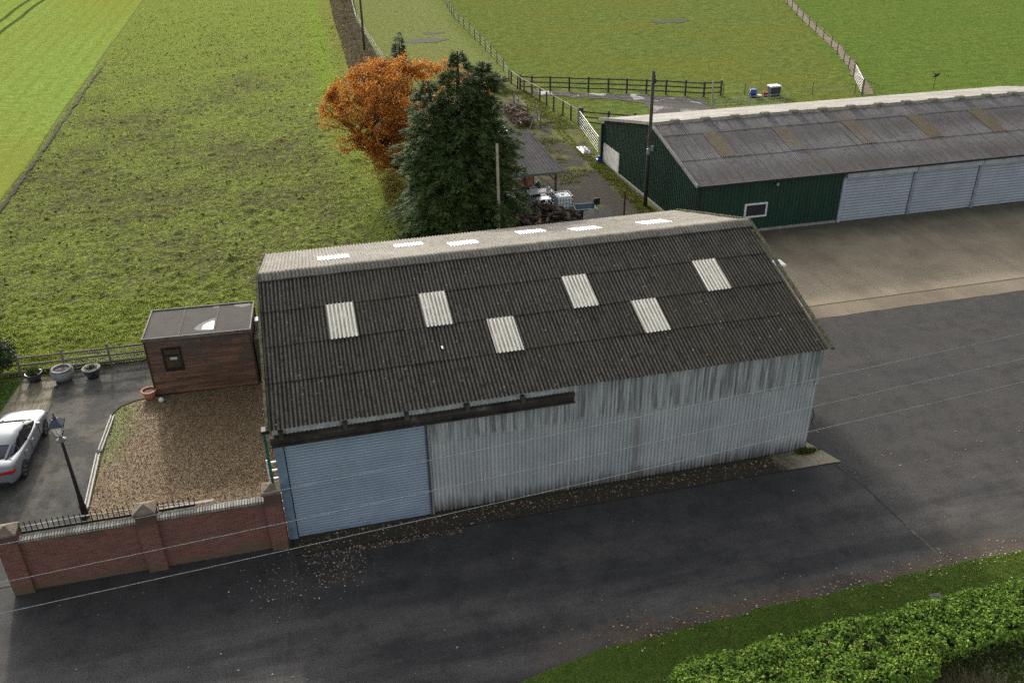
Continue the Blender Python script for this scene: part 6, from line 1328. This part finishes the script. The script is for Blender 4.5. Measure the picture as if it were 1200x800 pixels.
m_.build('cage', galv, ibc)
m_ = MB()
for y in (27.5, 27.97, 28.44): m_.box(17.99, 19.03, y - 0.05, y + 0.05, 0.0, 0.12)
m_.box(17.97, 19.05, 27.43, 28.5, 0.12, 0.15); m_.build('pallet', wood_dark, ibc)
MB().lathe((18.5, 28.0, 0), [(0.11, 1.16), (0.11, 1.2)], 14).build('cap', simple('cap_white', (0.5, 0.5, 0.5), 0.1, 2), ibc)
# blue-grey tipping skip
sk = thing('tipping_skip', 'blue grey metal skip lying beside the caged tank', 'skip', (19.5, 27.0, 0)); skm_ = simple('skip_blue_grey', (0.085, 0.13, 0.15), 0.35, 3, 0.6); m_ = MB()
a_ = [(18.95, 26.5), (20.3, 26.3), (20.5, 27.35), (19.1, 27.55)]; b_ = [(19.15, 26.65), (20.15, 26.5), (20.25, 27.15), (19.25, 27.35)]
V = [(x, y, 0.55) for x, y in a_] + [(x, y, 0.08) for x, y in b_]; m_.add(V, [(4, 5, 6, 7), (0, 1, 5, 4), (1, 2, 6, 5), (2, 3, 7, 6), (3, 0, 4, 7)]); ob = m_.build('body', skm_, sk); so_ = ob.modifiers.new('t', 'SOLIDIFY'); so_.thickness = 0.03
m_ = MB()
for p_, q_ in zip(a_, a_[1:] + a_[:1]): m_.bar((p_[0], p_[1], 0.57), (q_[0], q_[1], 0.57), 0.06)
m_.build('rim', skm_, sk)
m_ = MB(); m_.box(19.2, 19.3, 26.5, 27.4, 0.0, 0.08); m_.box(20.1, 20.2, 26.4, 27.3, 0.0, 0.08); m_.build('skids', skm_, sk)
# leaning slabs
for (x, y, rz_d, lb_) in ((19.7, 25.6, 0.25, 'left of the two grey concrete slabs leaning together behind the barn ridge'), (20.75, 25.9, -0.3, 'right of the two grey concrete slabs leaning together behind the barn ridge')):
    m_ = MB(); m_.add([(x - .75, y - .5, 0.05), (x + .65, y - .55, 0.05), (x + .45, y + .5, 0.75 if rz_d > 0 else 0.65), (x - .3, y + .5, 0.62), (x - .75, y - .42, 0.0), (x + .65, y - .47, 0.0), (x + .45, y + .58, 0.69 if rz_d > 0 else 0.59), (x - .3, y + .58, 0.56)], [(0, 1, 2, 3), (7, 6, 5, 4), (0, 4, 5, 1), (1, 5, 6, 2), (2, 6, 7, 3), (3, 7, 4, 0)]); props(m_.build('concrete_slab', simple('slab_grey', (0.17, 0.165, 0.14), 0.3, 5)), lb_, 'slab', 'leaning concrete slabs')
# log piles: every log separate inside the heap would be countless
def log_heap(label, poly, n, zf, L=(0.3, 0.55), r=(0.06, 0.13), mat=None):
    m_ = MB(); P = sample_poly(poly, n)
    for x, y in P:
        z = zf(x, y) * random.uniform(0.15, 1); a_ = random.uniform(0, 3.14); l = random.uniform(*L) / 2; rr = random.uniform(*r); dz = random.uniform(-.15, .15); m_.tube([(x - math.cos(a_) * l, y - math.sin(a_) * l, z + rr - dz * .5), (x + math.cos(a_) * l, y + math.sin(a_) * l, z + rr + dz * .5)], rr, 6)
    return props(m_.build('log_heap', mat), label, 'log pile', kind='stuff')
logm = NB('split_log', 0.9, 0.15); logm.color(logm.ramp(logm.isl, [(0, (0.02, 0.016, 0.013)), (0.6, (0.06, 0.045, 0.035)), (1, (0.16, 0.11, 0.07))]))
log_heap('dark heap of split logs between the conifer and the white caged tank', [(13.0, 25.6), (18.9, 25.2), (18.9, 27.2), (17.8, 27.3), (17.7, 28.3), (13.4, 28.5)], 520, lambda x, y: 0.55 + 0.25 * noise.noise(Vector((x, y, 0))), mat=logm.m)
logm2 = NB('brush_wood', 0.9, 0.15); logm2.color(logm2.ramp(logm2.isl, [(0, (0.05, 0.038, 0.028)), (1, (0.2, 0.15, 0.10))]))
log_heap('heap of brown branches and logs beside the white sheet behind the shelter', [(20.4, 47.5), (21.7, 48), (21.8, 53), (20.8, 54)], 230, lambda x, y: 0.45 + 0.3 * noise.noise(Vector((x, y, 0))), L=(0.5, 1.4), r=(0.03, 0.09), mat=logm2.m)
log_heap('grey brown brushwood heap at the paddock corner above the conifer', [(20.0, 61), (22.8, 61), (22.6, 66), (19.2, 66)], 240, lambda x, y: 0.8 + 0.3 * noise.noise(Vector((x, y, 0))) * 0.5, L=(0.6, 1.8), r=(0.03, 0.08), mat=logm2.m)
def tarp(label, cx, cy, a_, b_, h, mat, seed):
    n_ = 16; V = []
    for j in range(n_):
        for i in range(n_):
            u, v = i / (n_ - 1) * 2 - 1, j / (n_ - 1) * 2 - 1; rr = max(abs(u), abs(v)); z = h * (1 - rr ** 3) * (0.8 + 0.5 * noise.noise(Vector((u * 1.8, v * 1.8, seed)))) + 0.05
            V.append((cx + u * a_ * (1 + .15 * noise.noise(Vector((v * 2, seed, 0)))), cy + v * b_, z + 0.07 * noise.noise(Vector((u * 5, v * 5, seed)))))
    return props(mk('tarpaulin', V, [(j * n_ + i, j * n_ + i + 1, (j + 1) * n_ + i + 1, (j + 1) * n_ + i) for j in range(n_ - 1) for i in range(n_ - 1)], mat, None, True), label, 'tarpaulin')
tarp('white sheet thrown over a heap beside the conifer and the brushwood', 18.6, 46.0, 0.7, 2.6, 0.9, simple('white_sheet', (0.75, 0.76, 0.78), 0.05, 2, 0.5), 3)
tarp('crumpled white sheet lying on the ground inside the long white gate', 23.95, 40.0, 0.4, 1.0, 0.18, simple('white_sheet_low', (0.13, 0.13, 0.135), 0.15, 3, 0.5), 9)
tarp('folded pale cloth beside the right edge of the shelter roof', 19.6, 38.2, 0.35, 0.6, 0.35, simple('cream_cloth', (0.6, 0.56, 0.42), 0.2, 3, 0.7), 12)
bb_ = thing('bollard_base', 'bright blue block at the foot of the dark corner post of the green barn', 'block', (24.15, 37.0, 0)); MB().bevbox(23.95, 24.4, 36.8, 37.2, 0, 0.28, 0.04).build('block', bl, bb_); MB().box(24.05, 24.25, 36.9, 37.1, 0.28, 0.5).build('socket', bl, bb_)
